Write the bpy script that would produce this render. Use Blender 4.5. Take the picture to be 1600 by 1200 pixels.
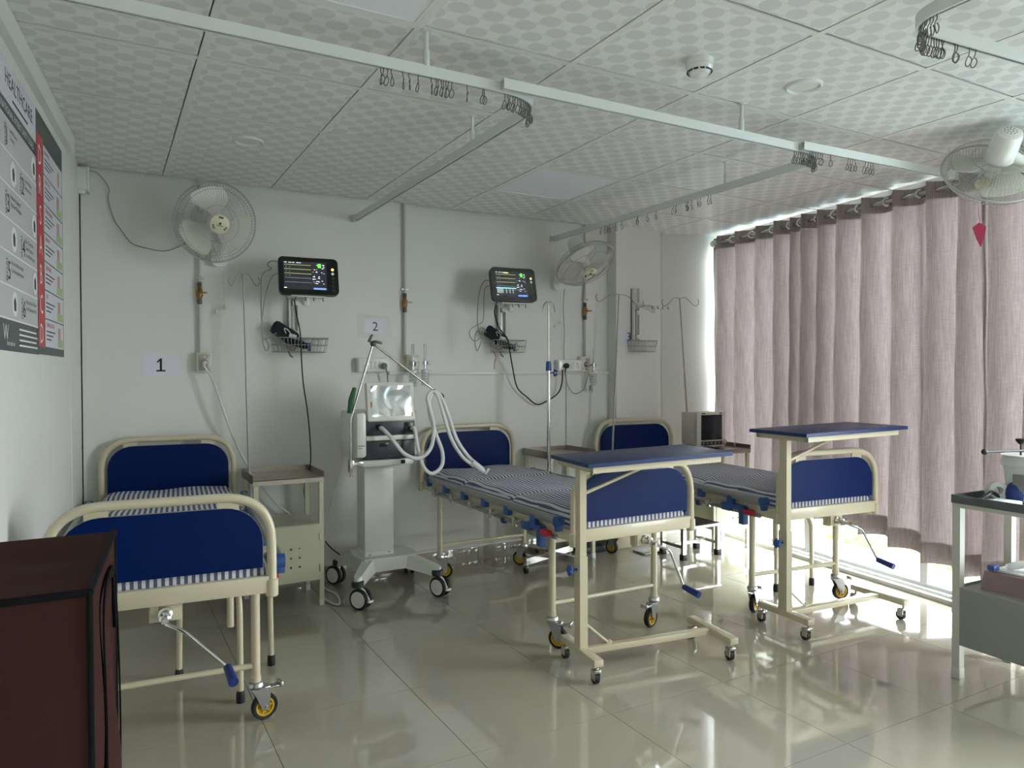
import bpy, bmesh, math, random
from mathutils import Matrix, Vector, Euler
random.seed(7)
for o in list(bpy.data.objects): bpy.data.objects.remove(o)
S = bpy.context.scene
COL = S.collection
PI = math.pi

# ------------------------------------------------------------------ camera
FPX, YAW, PITCH, ROLL, CZ = 1140.0, .5099, -.0148, -.0033, 1.334
cam_d = bpy.data.cameras.new('camera'); cam = bpy.data.objects.new('camera', cam_d); COL.objects.link(cam)
cam_d.sensor_fit = 'HORIZONTAL'; cam_d.sensor_width = 36; cam_d.lens = 36 * FPX / 1600
cam_d.clip_start = .02; cam_d.clip_end = 200
_f = Vector((math.sin(YAW) * math.cos(PITCH), math.cos(YAW) * math.cos(PITCH), math.sin(PITCH)))
_r0 = Vector((math.cos(YAW), -math.sin(YAW), 0)); _u0 = _r0.cross(_f)
_r = _r0 * math.cos(ROLL) + _u0 * math.sin(ROLL); _u = _u0 * math.cos(ROLL) - _r0 * math.sin(ROLL)
cam.matrix_world = Matrix(((_r.x, _u.x, -_f.x, 0), (_r.y, _u.y, -_f.y, 0), (_r.z, _u.z, -_f.z, CZ), (0, 0, 0, 1)))
S.camera = cam
CAM = Vector((0, 0, CZ))
def ray(x, y): return _f + _r * ((x - 800) / FPX) - _u * ((y - 600) / FPX)
def onY(x, y, Y=4.66): d = ray(x, y); return CAM + d * (Y / d.y)      # pixel on a plane parallel to the back wall
def onZ(x, y, Z=0.0): d = ray(x, y); return CAM + d * ((Z - CZ) / d.z)  # pixel on a horizontal plane
def onX(x, y, X): d = ray(x, y); return CAM + d * (X / d.x)

# ------------------------------------------------------------------ room lines (metres, camera stands at x=0 y=0)
H = 2.475; YB = 4.66; YR = -1.6
LSL, RSL = .098, .115
def xl(y): return -.085 + LSL * (min(y, 4.1) - 4.65) + .052 * max(0, y - 4.1)          # left wall, with a slight bend near the corner
def xr(y): return 4.43 + RSL * (y - 4.41)           # inner edge of the window threshold
def onL(px, py):
    d = ray(px, py); n = Vector((1, -LSL, 0)); c = -.085 - LSL * 4.65
    return CAM + d * (c / d.dot(n))

# ------------------------------------------------------------------ world, exposure
W = bpy.data.worlds.new('overcast_sky'); S.world = W; W.use_nodes = True
bg = W.node_tree.nodes['Background']; bg.inputs[0].default_value = (.95, .98, 1.0, 1); bg.inputs[1].default_value = 4.0
S.view_settings.view_transform = 'Standard'; S.view_settings.look = 'None'
S.view_settings.gamma = 1; S.view_settings.use_curve_mapping = False
S.view_settings.exposure = 2.42
def portal(name, c, sy, sz, rz):
    l = bpy.data.lights.new(name, 'AREA'); l.shape = 'RECTANGLE'; l.size = sy; l.size_y = sz
    l.cycles.is_portal = True
    o = bpy.data.objects.new(name, l); COL.objects.link(o); o.location = c
    o.rotation_euler = Euler((PI / 2, 0, PI / 2 + rz), 'XYZ')
RA = -math.atan(RSL)                                   # plan rotation of the window wall
portal('window_daylight', (xr(3.05) + .20, 3.05, 1.22), 2.75, 2.45, RA)
portal('window_right_offscreen', (xr(0.1) + .20, 0.1, 1.22), 2.5, 2.45, RA)

# ------------------------------------------------------------------ materials
def lin(c): return tuple((v / 12.92 if v <= .04045 else ((v + .055) / 1.055) ** 2.4) for v in [k / 255 for k in c])
M = {}
def mat(name, rgb, rough=.5, metal=0, spec=.5, alpha=1, coat=0, bump=0, bscale=200, var=0, vscale=6, emit=0):
    m = bpy.data.materials.new(name); m.use_nodes = True; nt = m.node_tree; b = nt.nodes['Principled BSDF']
    c = lin(rgb) + (1,)
    b.inputs['Base Color'].default_value = c; b.inputs['Roughness'].default_value = rough
    b.inputs['Metallic'].default_value = metal; b.inputs['Specular IOR Level'].default_value = spec
    if coat: b.inputs['Coat Weight'].default_value = coat; b.inputs['Coat Roughness'].default_value = .1
    if emit: b.inputs['Emission Color'].default_value = c; b.inputs['Emission Strength'].default_value = emit
    if bump or var:
        tc = nt.nodes.new('ShaderNodeTexCoord')
    if var:
        n = nt.nodes.new('ShaderNodeTexNoise'); n.inputs['Scale'].default_value = vscale; n.inputs['Detail'].default_value = 6
        nt.links.new(tc.outputs['Object'], n.inputs['Vector'])
        mx = nt.nodes.new('ShaderNodeMix'); mx.data_type = 'RGBA'
        mx.inputs[6].default_value = tuple(v * (1 - var) for v in c[:3]) + (1,)
        mx.inputs[7].default_value = tuple(min(1, v * (1 + var)) for v in c[:3]) + (1,)
        nt.links.new(n.outputs[0], mx.inputs[0]); nt.links.new(mx.outputs[2], b.inputs['Base Color'])
    if bump:
        n = nt.nodes.new('ShaderNodeTexNoise'); n.inputs['Scale'].default_value = bscale
        nt.links.new(tc.outputs['Object'], n.inputs['Vector'])
        bp = nt.nodes.new('ShaderNodeBump'); bp.inputs['Strength'].default_value = bump; bp.inputs['Distance'].default_value = .002
        nt.links.new(n.outputs[0], bp.inputs['Height']); nt.links.new(bp.outputs[0], b.inputs['Normal'])
    M[name] = m; return m
mat('wall', (226, 227, 221), .55, bump=.15, bscale=60, var=.02, vscale=2)
mat('white_paint', (228, 229, 224), .45)
mat('tee_paint', (233, 233, 228), .45)
mat('white_plastic', (226, 227, 222), .35)
mat('white_gloss', (232, 233, 230), .2, coat=.3)
mat('ivory_plastic', (216, 211, 184), .4)
mat('cream_metal', (208, 200, 172), .3, coat=.25)
mat('cream_cabinet', (202, 203, 178), .38)
mat('blue_board', (3, 31, 86), .4, spec=.14)
mat('blue_top', (26, 44, 88), .4, spec=.5)
mat('blue_edge', (16, 46, 98), .38)
mat('blue_plastic', (50, 86, 148), .45)
mat('blue_dark', (32, 52, 120), .45)
mat('red_plastic', (190, 40, 62), .4)
mat('grey_alu', (165, 165, 165), .38, metal=.85)
mat('steel', (200, 198, 192), .22, metal=1)
mat('steel_tray', (172, 166, 158), .28, metal=1, var=.1, vscale=14)
mat('zinc', (188, 190, 192), .3, metal=1)
mat('chrome', (214, 214, 212), .12, metal=1)
mat('dark_metal', (95, 93, 90), .4, metal=.9)
mat('brass', (150, 118, 76), .35, metal=1)
mat('pipe_paint', (190, 188, 182), .4)
mat('wire_grey', (172, 171, 166), .4, metal=.4)
mat('black_rubber', (28, 28, 30), .6)
mat('black_plastic', (18, 20, 22), .3)
mat('charcoal', (52, 56, 62), .45)
mat('yellow_plastic', (218, 178, 48), .4)
mat('track_white', (222, 226, 222), .38)
mat('hook_grey', (112, 110, 106), .45)
mat('fan_white', (232, 232, 226), .32)
mat('fan_wire', (176, 177, 172), .35)
mat('fan_blade', (224, 222, 208), .3)
mat('paper', (228, 227, 236), .6)
mat('tape', (222, 224, 220), .18, coat=.5)
mat('ink', (26, 26, 30), .6)
mat('ink_grey', (70, 74, 76), .7)
mat('poster_grey', (196, 196, 198), .4)
mat('poster_light', (216, 215, 222), .4)
mat('poster_dark', (66, 80, 78), .4)
mat('poster_red', (190, 52, 58), .4)
mat('poster_line', (232, 232, 234), .4)
mat('poster_skin', (196, 160, 140), .5)
mat('poster_green', (180, 196, 140), .5)
mat('brown_fabric', (62, 39, 36), .9, spec=.08, bump=.4, bscale=14, var=.06, vscale=9)
mat('black_trim', (24, 24, 26), .9, spec=.1)
mat('hose', (226, 228, 226), .3)
mat('cable_grey', (150, 150, 146), .5)
mat('cable_white', (222, 222, 214), .45)
mat('cable_black', (22, 22, 24), .5)
mat('vent_white', (226, 228, 220), .32)
mat('vent_dark', (58, 62, 70), .4)
mat('green_tape', (38, 96, 58), .5)
mat('cuff', (26, 36, 44), .85)
mat('knob_grey', (130, 130, 126), .45)
mat('alu_frame', (208, 210, 210), .4, metal=.3)
mat('concrete', (205, 204, 198), .8, var=.12, vscale=4)
mat('wood_rail', (206, 166, 106), .6)
mat('leaf', (104, 128, 58), .7, var=.3, vscale=12)
mat('bark', (100, 84, 64), .8)
mat('trolley_grey', (150, 152, 146), .4)
mat('trolley_leg', (206, 206, 194), .35)
mat('trolley_rim', (92, 96, 98), .4)
mat('pink_box', (146, 122, 122), .5)
mat('ornament_red', (186, 58, 92), .5)
mat('monitor_beige', (214, 208, 196), .4)
mat('screen_off', (24, 28, 34), .15)
mat('label_blue', (60, 110, 170), .5)
mat('clear_plastic', (224, 226, 226), .25)
mat('green_cable', (60, 130, 80), .5)
mat('sheet_white', (236, 240, 244), .5)
mat('beige_cloth', (214, 208, 186), .8)
for n, c in (('scr_white', (220, 230, 230)), ('scr_green', (90, 200, 70)), ('scr_yellow', (190, 190, 90)), ('scr_blue', (90, 130, 220)), ('scr_cyan', (140, 220, 205)), ('scr_grey', (120, 130, 130)), ('scr_amber', (225, 205, 110))):
    mat(n, c, .4, emit=.35)
mat('scr_bg', (34, 36, 42), .12, emit=.25)

def nodes(name):
    m = bpy.data.materials.new(name); m.use_nodes = True; M[name] = m
    return m.node_tree, m.node_tree.nodes, m.node_tree.links, m.node_tree.nodes['Principled BSDF']
def mth(nt, op, a, b=None, c=None):
    n = nt.nodes.new('ShaderNodeMath'); n.operation = op
    for i, v in enumerate((a, b, c)):
        if v is None: continue
        if isinstance(v, (int, float)): n.inputs[i].default_value = v
        else: nt.links.new(v, n.inputs[i])
    return n.outputs[0]
def mixc(nt, f, a, b):
    n = nt.nodes.new('ShaderNodeMix'); n.data_type = 'RGBA'
    if isinstance(f, (int, float)): n.inputs[0].default_value = f
    else: nt.links.new(f, n.inputs[0])
    for i, v in ((6, a), (7, b)):
        if isinstance(v, tuple): n.inputs[i].default_value = v if len(v) == 4 else v + (1,)
        else: nt.links.new(v, n.inputs[i])
    return n.outputs[2]
def objxyz(nt):
    tc = nt.nodes.new('ShaderNodeTexCoord'); sp = nt.nodes.new('ShaderNodeSeparateXYZ')
    nt.links.new(tc.outputs['Object'], sp.inputs[0]); return tc.outputs['Object'], sp.outputs
# floor tile: polished vitrified
nt, N, L, b = nodes('floor_tile')
tc, xyz = objxyz(nt)
n1 = N.new('ShaderNodeTexNoise'); n1.inputs['Scale'].default_value = 3.5; n1.inputs['Detail'].default_value = 8; L.new(tc, n1.inputs['Vector'])
L.new(mixc(nt, n1.outputs[0], lin((174, 169, 153)), lin((188, 183, 168))), b.inputs['Base Color'])
b.inputs['Roughness'].default_value = .07; b.inputs['Specular IOR Level'].default_value = .6
b.inputs['Coat Weight'].default_value = .7; b.inputs['Coat Roughness'].default_value = .025
mat('grout', (84, 78, 70), .8)
# ceiling tile: printed ovals on a 12 cm diagonal lattice
nt, N, L, b = nodes('ceiling_tile')
tc, xyz = objxyz(nt)
def lattice(ox, oy, rx, ry):
    fx = mth(nt, 'SUBTRACT', mth(nt, 'PINGPONG', mth(nt, 'ADD', xyz[0], ox), .06), 0)
    fy = mth(nt, 'SUBTRACT', mth(nt, 'PINGPONG', mth(nt, 'ADD', xyz[1], oy), .06), 0)
    a = mth(nt, 'DIVIDE', fx, rx); c = mth(nt, 'DIVIDE', fy, ry)
    return mth(nt, 'SQRT', mth(nt, 'ADD', mth(nt, 'MULTIPLY', a, a), mth(nt, 'MULTIPLY', c, c)))
d1 = mth(nt, 'MINIMUM', lattice(0, 0, .037, .032), lattice(.06, .06, .037, .032))
d2 = mth(nt, 'MINIMUM', lattice(.06, 0, .037, .032), lattice(0, .06, .037, .032))
base = mixc(nt, mth(nt, 'LESS_THAN', d2, 1.0), lin((231, 232, 229)), lin((239, 240, 237)))
ring = mixc(nt, mth(nt, 'LESS_THAN', d1, 1.07), base, lin((237, 238, 235)))
L.new(mixc(nt, mth(nt, 'LESS_THAN', d1, 1.0), ring, lin((221, 222, 219))), b.inputs['Base Color'])
b.inputs['Roughness'].default_value = .42
# striped ticking
nt, N, L, b = nodes('ticking')
tc, xyz = objxyz(nt)
tn = N.new('ShaderNodeTexCoord'); sn = N.new('ShaderNodeSeparateXYZ'); L.new(tn.outputs['Normal'], sn.inputs[0])
sid = mth(nt, 'GREATER_THAN', mth(nt, 'ABSOLUTE', sn.outputs[0]), .7)          # side faces: the stripes run lengthwise
cr_ = mth(nt, 'ADD', mth(nt, 'MULTIPLY', xyz[0], mth(nt, 'SUBTRACT', 1, sid)), mth(nt, 'MULTIPLY', xyz[2], sid))
st = mth(nt, 'GREATER_THAN', mth(nt, 'FRACT', mth(nt, 'MULTIPLY', cr_, 1 / .0235)), .5)
L.new(mixc(nt, st, lin((222, 222, 226)), lin((92, 98, 128))), b.inputs['Base Color']); b.inputs['Roughness'].default_value = .85
# curtain fabric: thin woven, lets light through
nt, N, L, b = nodes('curtain_fabric')
tc, xyz = objxyz(nt)
mp = N.new('ShaderNodeMapping'); mp.inputs['Scale'].default_value = (220, 220, 7); L.new(tc, mp.inputs[0])
n1 = N.new('ShaderNodeTexNoise'); n1.inputs['Scale'].default_value = 1; n1.inputs['Detail'].default_value = 4; L.new(mp.outputs[0], n1.inputs['Vector'])
mp2 = N.new('ShaderNodeMapping'); mp2.inputs['Scale'].default_value = (30, 30, 300); L.new(tc, mp2.inputs[0])
n2 = N.new('ShaderNodeTexNoise'); n2.inputs['Scale'].default_value = 1; L.new(mp2.outputs[0], n2.inputs['Vector'])
wv = mth(nt, 'ADD', mth(nt, 'MULTIPLY', n1.outputs[0], .7), mth(nt, 'MULTIPLY', n2.outputs[0], .3))
wv = mth(nt, 'MULTIPLY_ADD', mth(nt, 'SUBTRACT', wv, .5), 2.2, .5)
colr = mixc(nt, wv, lin((138, 126, 126)), lin((186, 174, 171)))
L.new(colr, b.inputs['Base Color']); b.inputs['Roughness'].default_value = .9; b.inputs['Specular IOR Level'].default_value = .1
tr = N.new('ShaderNodeBsdfTranslucent'); L.new(colr, tr.inputs[0])
ms = N.new('ShaderNodeMixShader'); ms.inputs[0].default_value = .115
L.new(b.outputs[0], ms.inputs[1]); L.new(tr.outputs[0], ms.inputs[2]); L.new(ms.outputs[0], N['Material Output'].inputs[0])
# window pane
nt, N, L, b = nodes('pane')
t = N.new('ShaderNodeBsdfTransparent'); g = N.new('ShaderNodeBsdfGlossy'); g.inputs['Roughness'].default_value = .02
t.inputs[0].default_value = (.96, .97, .97, 1)
ms = N.new('ShaderNodeMixShader'); ms.inputs[0].default_value = .06
L.new(t.outputs[0], ms.inputs[1]); L.new(g.outputs[0], ms.inputs[2]); L.new(ms.outputs[0], N['Material Output'].inputs[0])
# clear acrylic (flowmeter tubes, humidifier bottles)
nt, N, L, b = nodes('acrylic')
t = N.new('ShaderNodeBsdfTransparent'); t.inputs[0].default_value = (.9, .92, .92, 1)
ms = N.new('ShaderNodeMixShader'); ms.inputs[0].default_value = .3
b.inputs['Base Color'].default_value = (.85, .87, .87, 1); b.inputs['Roughness'].default_value = .1
L.new(t.outputs[0], ms.inputs[1]); L.new(b.outputs[0], ms.inputs[2]); L.new(ms.outputs[0], N['Material Output'].inputs[0])
# crinkled protective film on the ventilator screen
nt, N, L, b = nodes('film')
tc, xyz = objxyz(nt)
n1 = N.new('ShaderNodeTexNoise'); n1.inputs['Scale'].default_value = 7; n1.inputs['Detail'].default_value = 0; n1.inputs['Distortion'].default_value = .8; L.new(tc, n1.inputs['Vector'])
bp = N.new('ShaderNodeBump'); bp.inputs['Strength'].default_value = 1; bp.inputs['Distance'].default_value = .05
L.new(n1.outputs[0], bp.inputs['Height']); L.new(bp.outputs[0], b.inputs['Normal'])
b.inputs['Base Color'].default_value = (.74, .77, .79, 1); b.inputs['Metallic'].default_value = .85; b.inputs['Roughness'].default_value = .12
# corrugated hose relief comes from geometry; ground outside
nt, N, L, b = nodes('blue_ground')
tc, xyz = objxyz(nt)
n1 = N.new('ShaderNodeTexNoise'); n1.inputs['Scale'].default_value = 4; n1.inputs['Detail'].default_value = 8; L.new(tc, n1.inputs['Vector'])
L.new(mixc(nt, mth(nt, 'MULTIPLY_ADD', mth(nt, 'SUBTRACT', n1.outputs[0], .5), 2.6, .5), lin((54, 90, 104)), lin((98, 126, 132))), b.inputs['Base Color']); b.inputs['Roughness'].default_value = .8

# ------------------------------------------------------------------ mesh builder
def frame(p0, p1):
    z = (p1 - p0).normalized(); x = Vector((0, 0, 1)).cross(z)
    if x.length < 1e-4: x = Vector((1, 0, 0))
    x.normalize(); return x, z.cross(x), z
class MB:
    def __init__(s): s.v = []; s.f = []
    def add(s, vs, fs):
        k = len(s.v); s.v += [Vector(v) for v in vs]; s.f += [tuple(i + k for i in f) for f in fs]; return s
    def box(s, c, d, bev=0, rot=None):
        hx, hy, hz = d[0] / 2, d[1] / 2, d[2] / 2; c = Vector(c)
        if bev:
            bm = bmesh.new(); bmesh.ops.create_cube(bm, size=1)
            for v in bm.verts: v.co = Vector((v.co.x * d[0], v.co.y * d[1], v.co.z * d[2]))
            bmesh.ops.bevel(bm, geom=bm.edges[:], offset=min(bev, hx * .98, hy * .98, hz * .98), segments=2, affect='EDGES', profile=.5)
            bm.verts.index_update(); vs = [v.co.copy() for v in bm.verts]; fs = [[v.index for v in f.verts] for f in bm.faces]; bm.free()
        else:
            vs = [Vector((x, y, z)) for z in (-hz, hz) for y in (-hy, hy) for x in (-hx, hx)]
            fs = [(0, 2, 3, 1), (4, 5, 7, 6), (0, 1, 5, 4), (2, 6, 7, 3), (0, 4, 6, 2), (1, 3, 7, 5)]
        if rot is not None: vs = [rot @ v for v in vs]
        return s.add([v + c for v in vs], fs)
    def bb(s, x0, x1, y0, y1, z0, z1, bev=0): return s.box(((x0 + x1) / 2, (y0 + y1) / 2, (z0 + z1) / 2), (x1 - x0, y1 - y0, z1 - z0), bev)
    def bar(s, p0, p1, w, h, up=(0, 0, 1)):          # rectangular bar between two points
        p0, p1 = Vector(p0), Vector(p1); z = (p1 - p0).normalized(); u = Vector(up); x = u.cross(z)
        if x.length < 1e-4: x = Vector((1, 0, 0))
        x.normalize(); y = z.cross(x); vs = []
        for p in (p0, p1):
            for a, b in ((-1, -1), (1, -1), (1, 1), (-1, 1)): vs.append(p + x * (a * w / 2) + y * (b * h / 2))
        return s.add(vs, [(3, 2, 1, 0), (4, 5, 6, 7), (0, 1, 5, 4), (1, 2, 6, 5), (2, 3, 7, 6), (3, 0, 4, 7)])
    def tube(s, pts, r, n=10, closed=False, caps=True):
        P = [Vector(p) for p in pts]; R = r if isinstance(r, (list, tuple)) else [r] * len(P); m = len(P); k = len(s.v)
        t0 = (P[1] - P[0]).normalized(); x = t0.orthogonal().normalized()
        for i in range(m):
            a = P[(i - 1) % m] if (closed or i > 0) else P[i]; b = P[(i + 1) % m] if (closed or i < m - 1) else P[i]
            t = (b - a)
            t = t.normalized() if t.length > 1e-9 else t0
            x = x - t * x.dot(t)
            x = x.normalized() if x.length > 1e-6 else t.orthogonal().normalized()
            y = t.cross(x)
            for j in range(n):
                a_ = 2 * PI * j / n; s.v.append(P[i] + (x * math.cos(a_) + y * math.sin(a_)) * R[i])
        for i in range(m if closed else m - 1):
            for j in range(n):
                a = k + i * n + j; b = k + i * n + (j + 1) % n; c = k + ((i + 1) % m) * n + (j + 1) % n; d = k + ((i + 1) % m) * n + j
                s.f.append((a, b, c, d))
        if caps and not closed:
            s.f.append(tuple(k + j for j in reversed(range(n)))); s.f.append(tuple(k + (m - 1) * n + j for j in range(n)))
        return s
    def cyl(s, p0, p1, r, r2=None, n=16): return s.tube([p0, p1], [r, r if r2 is None else r2], n)
    def lathe(s, prof, mtx=None, n=28, caps=True):     # profile of (radius, height), about local z
        k = len(s.v); mtx = mtx or Matrix()
        for r, z in prof:
            for j in range(n):
                a = 2 * PI * j / n; s.v.append(mtx @ Vector((r * math.cos(a), r * math.sin(a), z)))
        for i in range(len(prof) - 1):
            for j in range(n): s.f.append((k + i * n + j, k + i * n + (j + 1) % n, k + (i + 1) * n + (j + 1) % n, k + (i + 1) * n + j))
        if caps:
            s.f.append(tuple(k + j for j in reversed(range(n)))); s.f.append(tuple(k + (len(prof) - 1) * n + j for j in range(n)))
        return s
    def prism(s, poly, z0, z1, mtx=None):              # polygon in local xy, extruded along local z
        mtx = mtx or Matrix(); n = len(poly); k = len(s.v)
        for z in (z0, z1):
            for x, y in poly: s.v.append(mtx @ Vector((x, y, z)))
        s.f.append(tuple(k + i for i in reversed(range(n)))); s.f.append(tuple(k + n + i for i in range(n)))
        for i in range(n): s.f.append((k + i, k + (i + 1) % n, k + n + (i + 1) % n, k + n + i))
        return s
    def ball(s, c, r, n=12):
        prof = [(max(1e-4, math.sin(PI * i / 8)), -math.cos(PI * i / 8)) for i in range(9)]
        rr = r if isinstance(r, (tuple, list)) else (r, r, r)
        return s.lathe(prof, Matrix.Translation(Vector(c)) @ Matrix.Diagonal((rr[0], rr[1], rr[2], 1)), n)
    def text(s, me, mtx):
        return s.add([mtx @ v.co for v in me.vertices], [tuple(p.vertices) for p in me.polygons])
    def xf(s, mtx, k=0):
        for i in range(k, len(s.v)): s.v[i] = mtx @ s.v[i]
        return s
    def build(s, name, m, parent=None, world=False, smooth=True, ang=38, kind=None, label=None):
        me = bpy.data.meshes.new(name)
        vs = s.v
        if world and parent is not None:
            inv = wm(parent).inverted(); vs = [inv @ v for v in vs]
        me.from_pydata([tuple(v) for v in vs], [], s.f); me.update()
        bm = bmesh.new(); bm.from_mesh(me); bmesh.ops.recalc_face_normals(bm, faces=bm.faces); bm.to_mesh(me); bm.free()
        if smooth:
            me.polygons.foreach_set('use_smooth', [True] * len(me.polygons)); me.set_sharp_from_angle(angle=math.radians(ang))
        me.materials.append(M[m])
        o = bpy.data.objects.new(name, me); COL.objects.link(o)
        if parent is not None: o.parent = parent
        if kind: o['kind'] = kind
        if label: o['label'] = label
        return o
def wm(o):
    m = Matrix.Translation(o.location) @ o.rotation_euler.to_matrix().to_4x4()
    return wm(o.parent) @ m if o.parent else m
def tag(o, label, cat, group=None):
    o['label'] = label; o['category'] = cat
    if group: o['group'] = group
    return o
def thing(name, label, cat, loc=(0, 0, 0), rot=(0, 0, 0), group=None):
    o = bpy.data.objects.new(name, None); o.empty_display_size = .1; COL.objects.link(o)
    o.location = loc; o.rotation_euler = Euler(rot, 'XYZ'); return tag(o, label, cat, group)
def solo(mb, name, m, label, cat, group=None, **k):
    return tag(mb.build(name, m, None, **k), label, cat, group)
def struct(mb, name, m, parent=None, **k):
    return mb.build(name, m, parent, kind=None if parent else 'structure', **k)
def cp(o, parent):
    c = o.copy(); COL.objects.link(c); c.parent = parent
    for ch in o.children: cp(ch, c)
    return c
def fillet(pts, rad, seg=6, closed=False):
    P = [Vector(p) for p in pts]; out = []; n = len(P)
    for i in range(n):
        if not closed and i in (0, n - 1): out.append(P[i]); continue
        a, b, c = P[i - 1], P[i], P[(i + 1) % n]; r = min(rad, (a - b).length * .49, (c - b).length * .49)
        s, e = b + (a - b).normalized() * r, b + (c - b).normalized() * r
        for k in range(seg + 1):
            t = k / seg; out.append(s * (1 - t) ** 2 + b * 2 * t * (1 - t) + e * t * t)
    return out
def smoothp(pts, seg=6):                                # Catmull-Rom through the points
    P = [Vector(p) for p in pts]; out = []
    for i in range(len(P) - 1):
        a = P[i - 1] if i else P[0] * 2 - P[1]; b, c = P[i], P[i + 1]; d = P[i + 2] if i + 2 < len(P) else c * 2 - b
        for k in range(seg):
            t = k / seg
            out.append(.5 * ((2 * b) + (c - a) * t + (2 * a - 5 * b + 4 * c - d) * t * t + (3 * b - a - 3 * c + d) * t ** 3))
    out.append(P[-1]); return out
def rrect(w, h, r, seg=6, rb=None):                     # rounded rectangle outline, rb = radius of the lower corners
    rb = r if rb is None else rb; o = []
    for cx, cy, a0, q in ((w / 2 - r, h / 2 - r, 0, r), (-w / 2 + r, h / 2 - r, 90, r), (-w / 2 + rb, -h / 2 + rb, 180, rb), (w / 2 - rb, -h / 2 + rb, 270, rb)):
        for k in range(seg + 1):
            a = math.radians(a0 + 90 * k / seg); o.append((cx + q * math.cos(a), cy + q * math.sin(a)))
    return o
def basis(o, x, y):                                     # local x and y directions -> matrix at o
    x = Vector(x).normalized(); y = Vector(y); y = (y - x * y.dot(x)).normalized(); z = x.cross(y)
    return Matrix(((x.x, y.x, z.x, o[0]), (x.y, y.y, z.y, o[1]), (x.z, y.z, z.z, o[2]), (0, 0, 0, 1)))
def facing(o, z):                                       # local z points along z
    z = Vector(z).normalized(); x = Vector((0, 0, 1)).cross(z)
    x = x.normalized() if x.length > 1e-4 else Vector((1, 0, 0)); y = z.cross(x)
    return Matrix(((x.x, y.x, z.x, o[0]), (x.y, y.y, z.y, o[1]), (x.z, y.z, z.z, o[2]), (0, 0, 0, 1)))
TXT = {}
def prep_text(words):
    obs = []
    for w in words:
        cu = bpy.data.curves.new('t', 'FONT'); cu.body = w; cu.align_x = 'LEFT'; cu.size = 1; cu.resolution_u = 2
        o = bpy.data.objects.new('t', cu); COL.objects.link(o); obs.append((w, o))
    dg = bpy.context.evaluated_depsgraph_get()
    for w, o in obs: TXT[w] = bpy.data.meshes.new_from_object(o.evaluated_get(dg))
    for w, o in obs: bpy.data.objects.remove(o)
def write(mb, w, m, size, x=0, y=0, align='l', sx=1):
    me = TXT[w]; xs = [v.co.x for v in me.vertices] or [0]; wd = max(xs) - min(xs); x0 = min(xs)
    off = -x0 if align == 'l' else (-x0 - wd / 2)
    return mb.text(me, m @ Matrix.Translation((x, y, 0)) @ Matrix.Diagonal((size * sx, size, size, 1)) @ Matrix.Translation((off, 0, 0)))
def clip(poly, xa, xb, ya, yb):                          # clip to the room: xa(y) <= x <= xb(y)
    def cut(p, fn):
        out = []
        for i in range(len(p)):
            a, b = p[i - 1], p[i]; fa, fb = fn(a), fn(b)
            if (fa >= 0) != (fb >= 0):
                t = fa / (fa - fb); out.append((a[0] + (b[0] - a[0]) * t, a[1] + (b[1] - a[1]) * t))
            if fb >= 0: out.append(b)
        return out
    for fn in (lambda q: q[0] - xa(q[1]), lambda q: xb(q[1]) - q[0], lambda q: q[1] - ya, lambda q: yb - q[1]):
        if poly: poly = cut(poly, fn)
    return poly
# ================================================================== THE SETTING
GX = [-.281 + .6 * i for i in range(-1, 9)]; GY = [1.661 + .6 * j for j in range(-6, 6)]
FX = [.518 + .6 * i for i in range(-3, 8)]; FY = [2.885 + .6 * j for j in range(-8, 4)]
xg = lambda y: xr(y) + .12                                # glass line
# floor: grout bed with polished tiles
fl = struct(MB().prism([(xl(YR) - .05, YR), (xr(YR) + .02, YR), (xr(4.75) + .02, 4.75), (xl(4.75) - .05, 4.75)], -.06, -.0035), 'floor', 'grout')
J = .0012
tile_me = None
for x0 in FX:
    for y0 in FY:
        p = clip([(x0 + J, y0 + J), (x0 + .6 - J, y0 + J), (x0 + .6 - J, y0 + .6 - J), (x0 + J, y0 + .6 - J)], lambda y: xl(y) - .03, xr, YR, 4.72)
        if len(p) < 3: continue
        full = len(p) == 4 and abs((p[2][0] - p[0][0]) - (.6 - 2 * J)) < 1e-5 and abs(p[2][1] - p[0][1] - (.6 - 2 * J)) < 1e-5
        if full and tile_me:
            o = bpy.data.objects.new('floor_tile', tile_me); COL.objects.link(o); o.parent = fl
        else:
            o = MB().prism([(x - x0, y - y0) for x, y in p], -.006, 0).build('floor_tile', 'floor_tile', fl, smooth=False)
            if full: tile_me = o.data
        o.location = (x0, y0, 0)
# ceiling: slab, lay-in tiles, tee bars
ce = struct(MB().prism([(xl(YR) - .05, YR), (xg(YR), YR), (xg(4.8), 4.8), (xl(4.8) - .05, 4.8)], H + .12, H + .2), 'ceiling', 'wall')
PANELS = {(2.119, 3.461), (.319, 1.661)}
tile_me = None; TB = .012
for x0 in GX:
    for y0 in GY:
        if any(abs(x0 - a) < .01 and abs(y0 - c) < .01 for a, c in PANELS): continue
        a0, a1, b0, b1 = x0 + TB, x0 + .6 - TB - .005, y0 + TB, y0 + .6 - TB - .010
        p = clip([(a0, b0), (a1, b0), (a1, b1), (a0, b1)], lambda y: xl(y) - .02, xg, YR, 4.640)
        if len(p) < 3: continue
        full = len(p) == 4 and abs(p[2][0] - p[0][0] - (a1 - a0)) < 1e-5 and abs(p[2][1] - p[0][1] - (b1 - b0)) < 1e-5
        if full and tile_me:
            o = bpy.data.objects.new('ceiling_tile', tile_me); COL.objects.link(o); o.parent = ce
        else:
            o = MB().prism([(x - x0, y - y0) for x, y in p], H, H + .0025).build('ceiling_tile', 'ceiling_tile', ce, smooth=False)
            if full: tile_me = o.data
        o.location = (x0, y0, 0)
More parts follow.
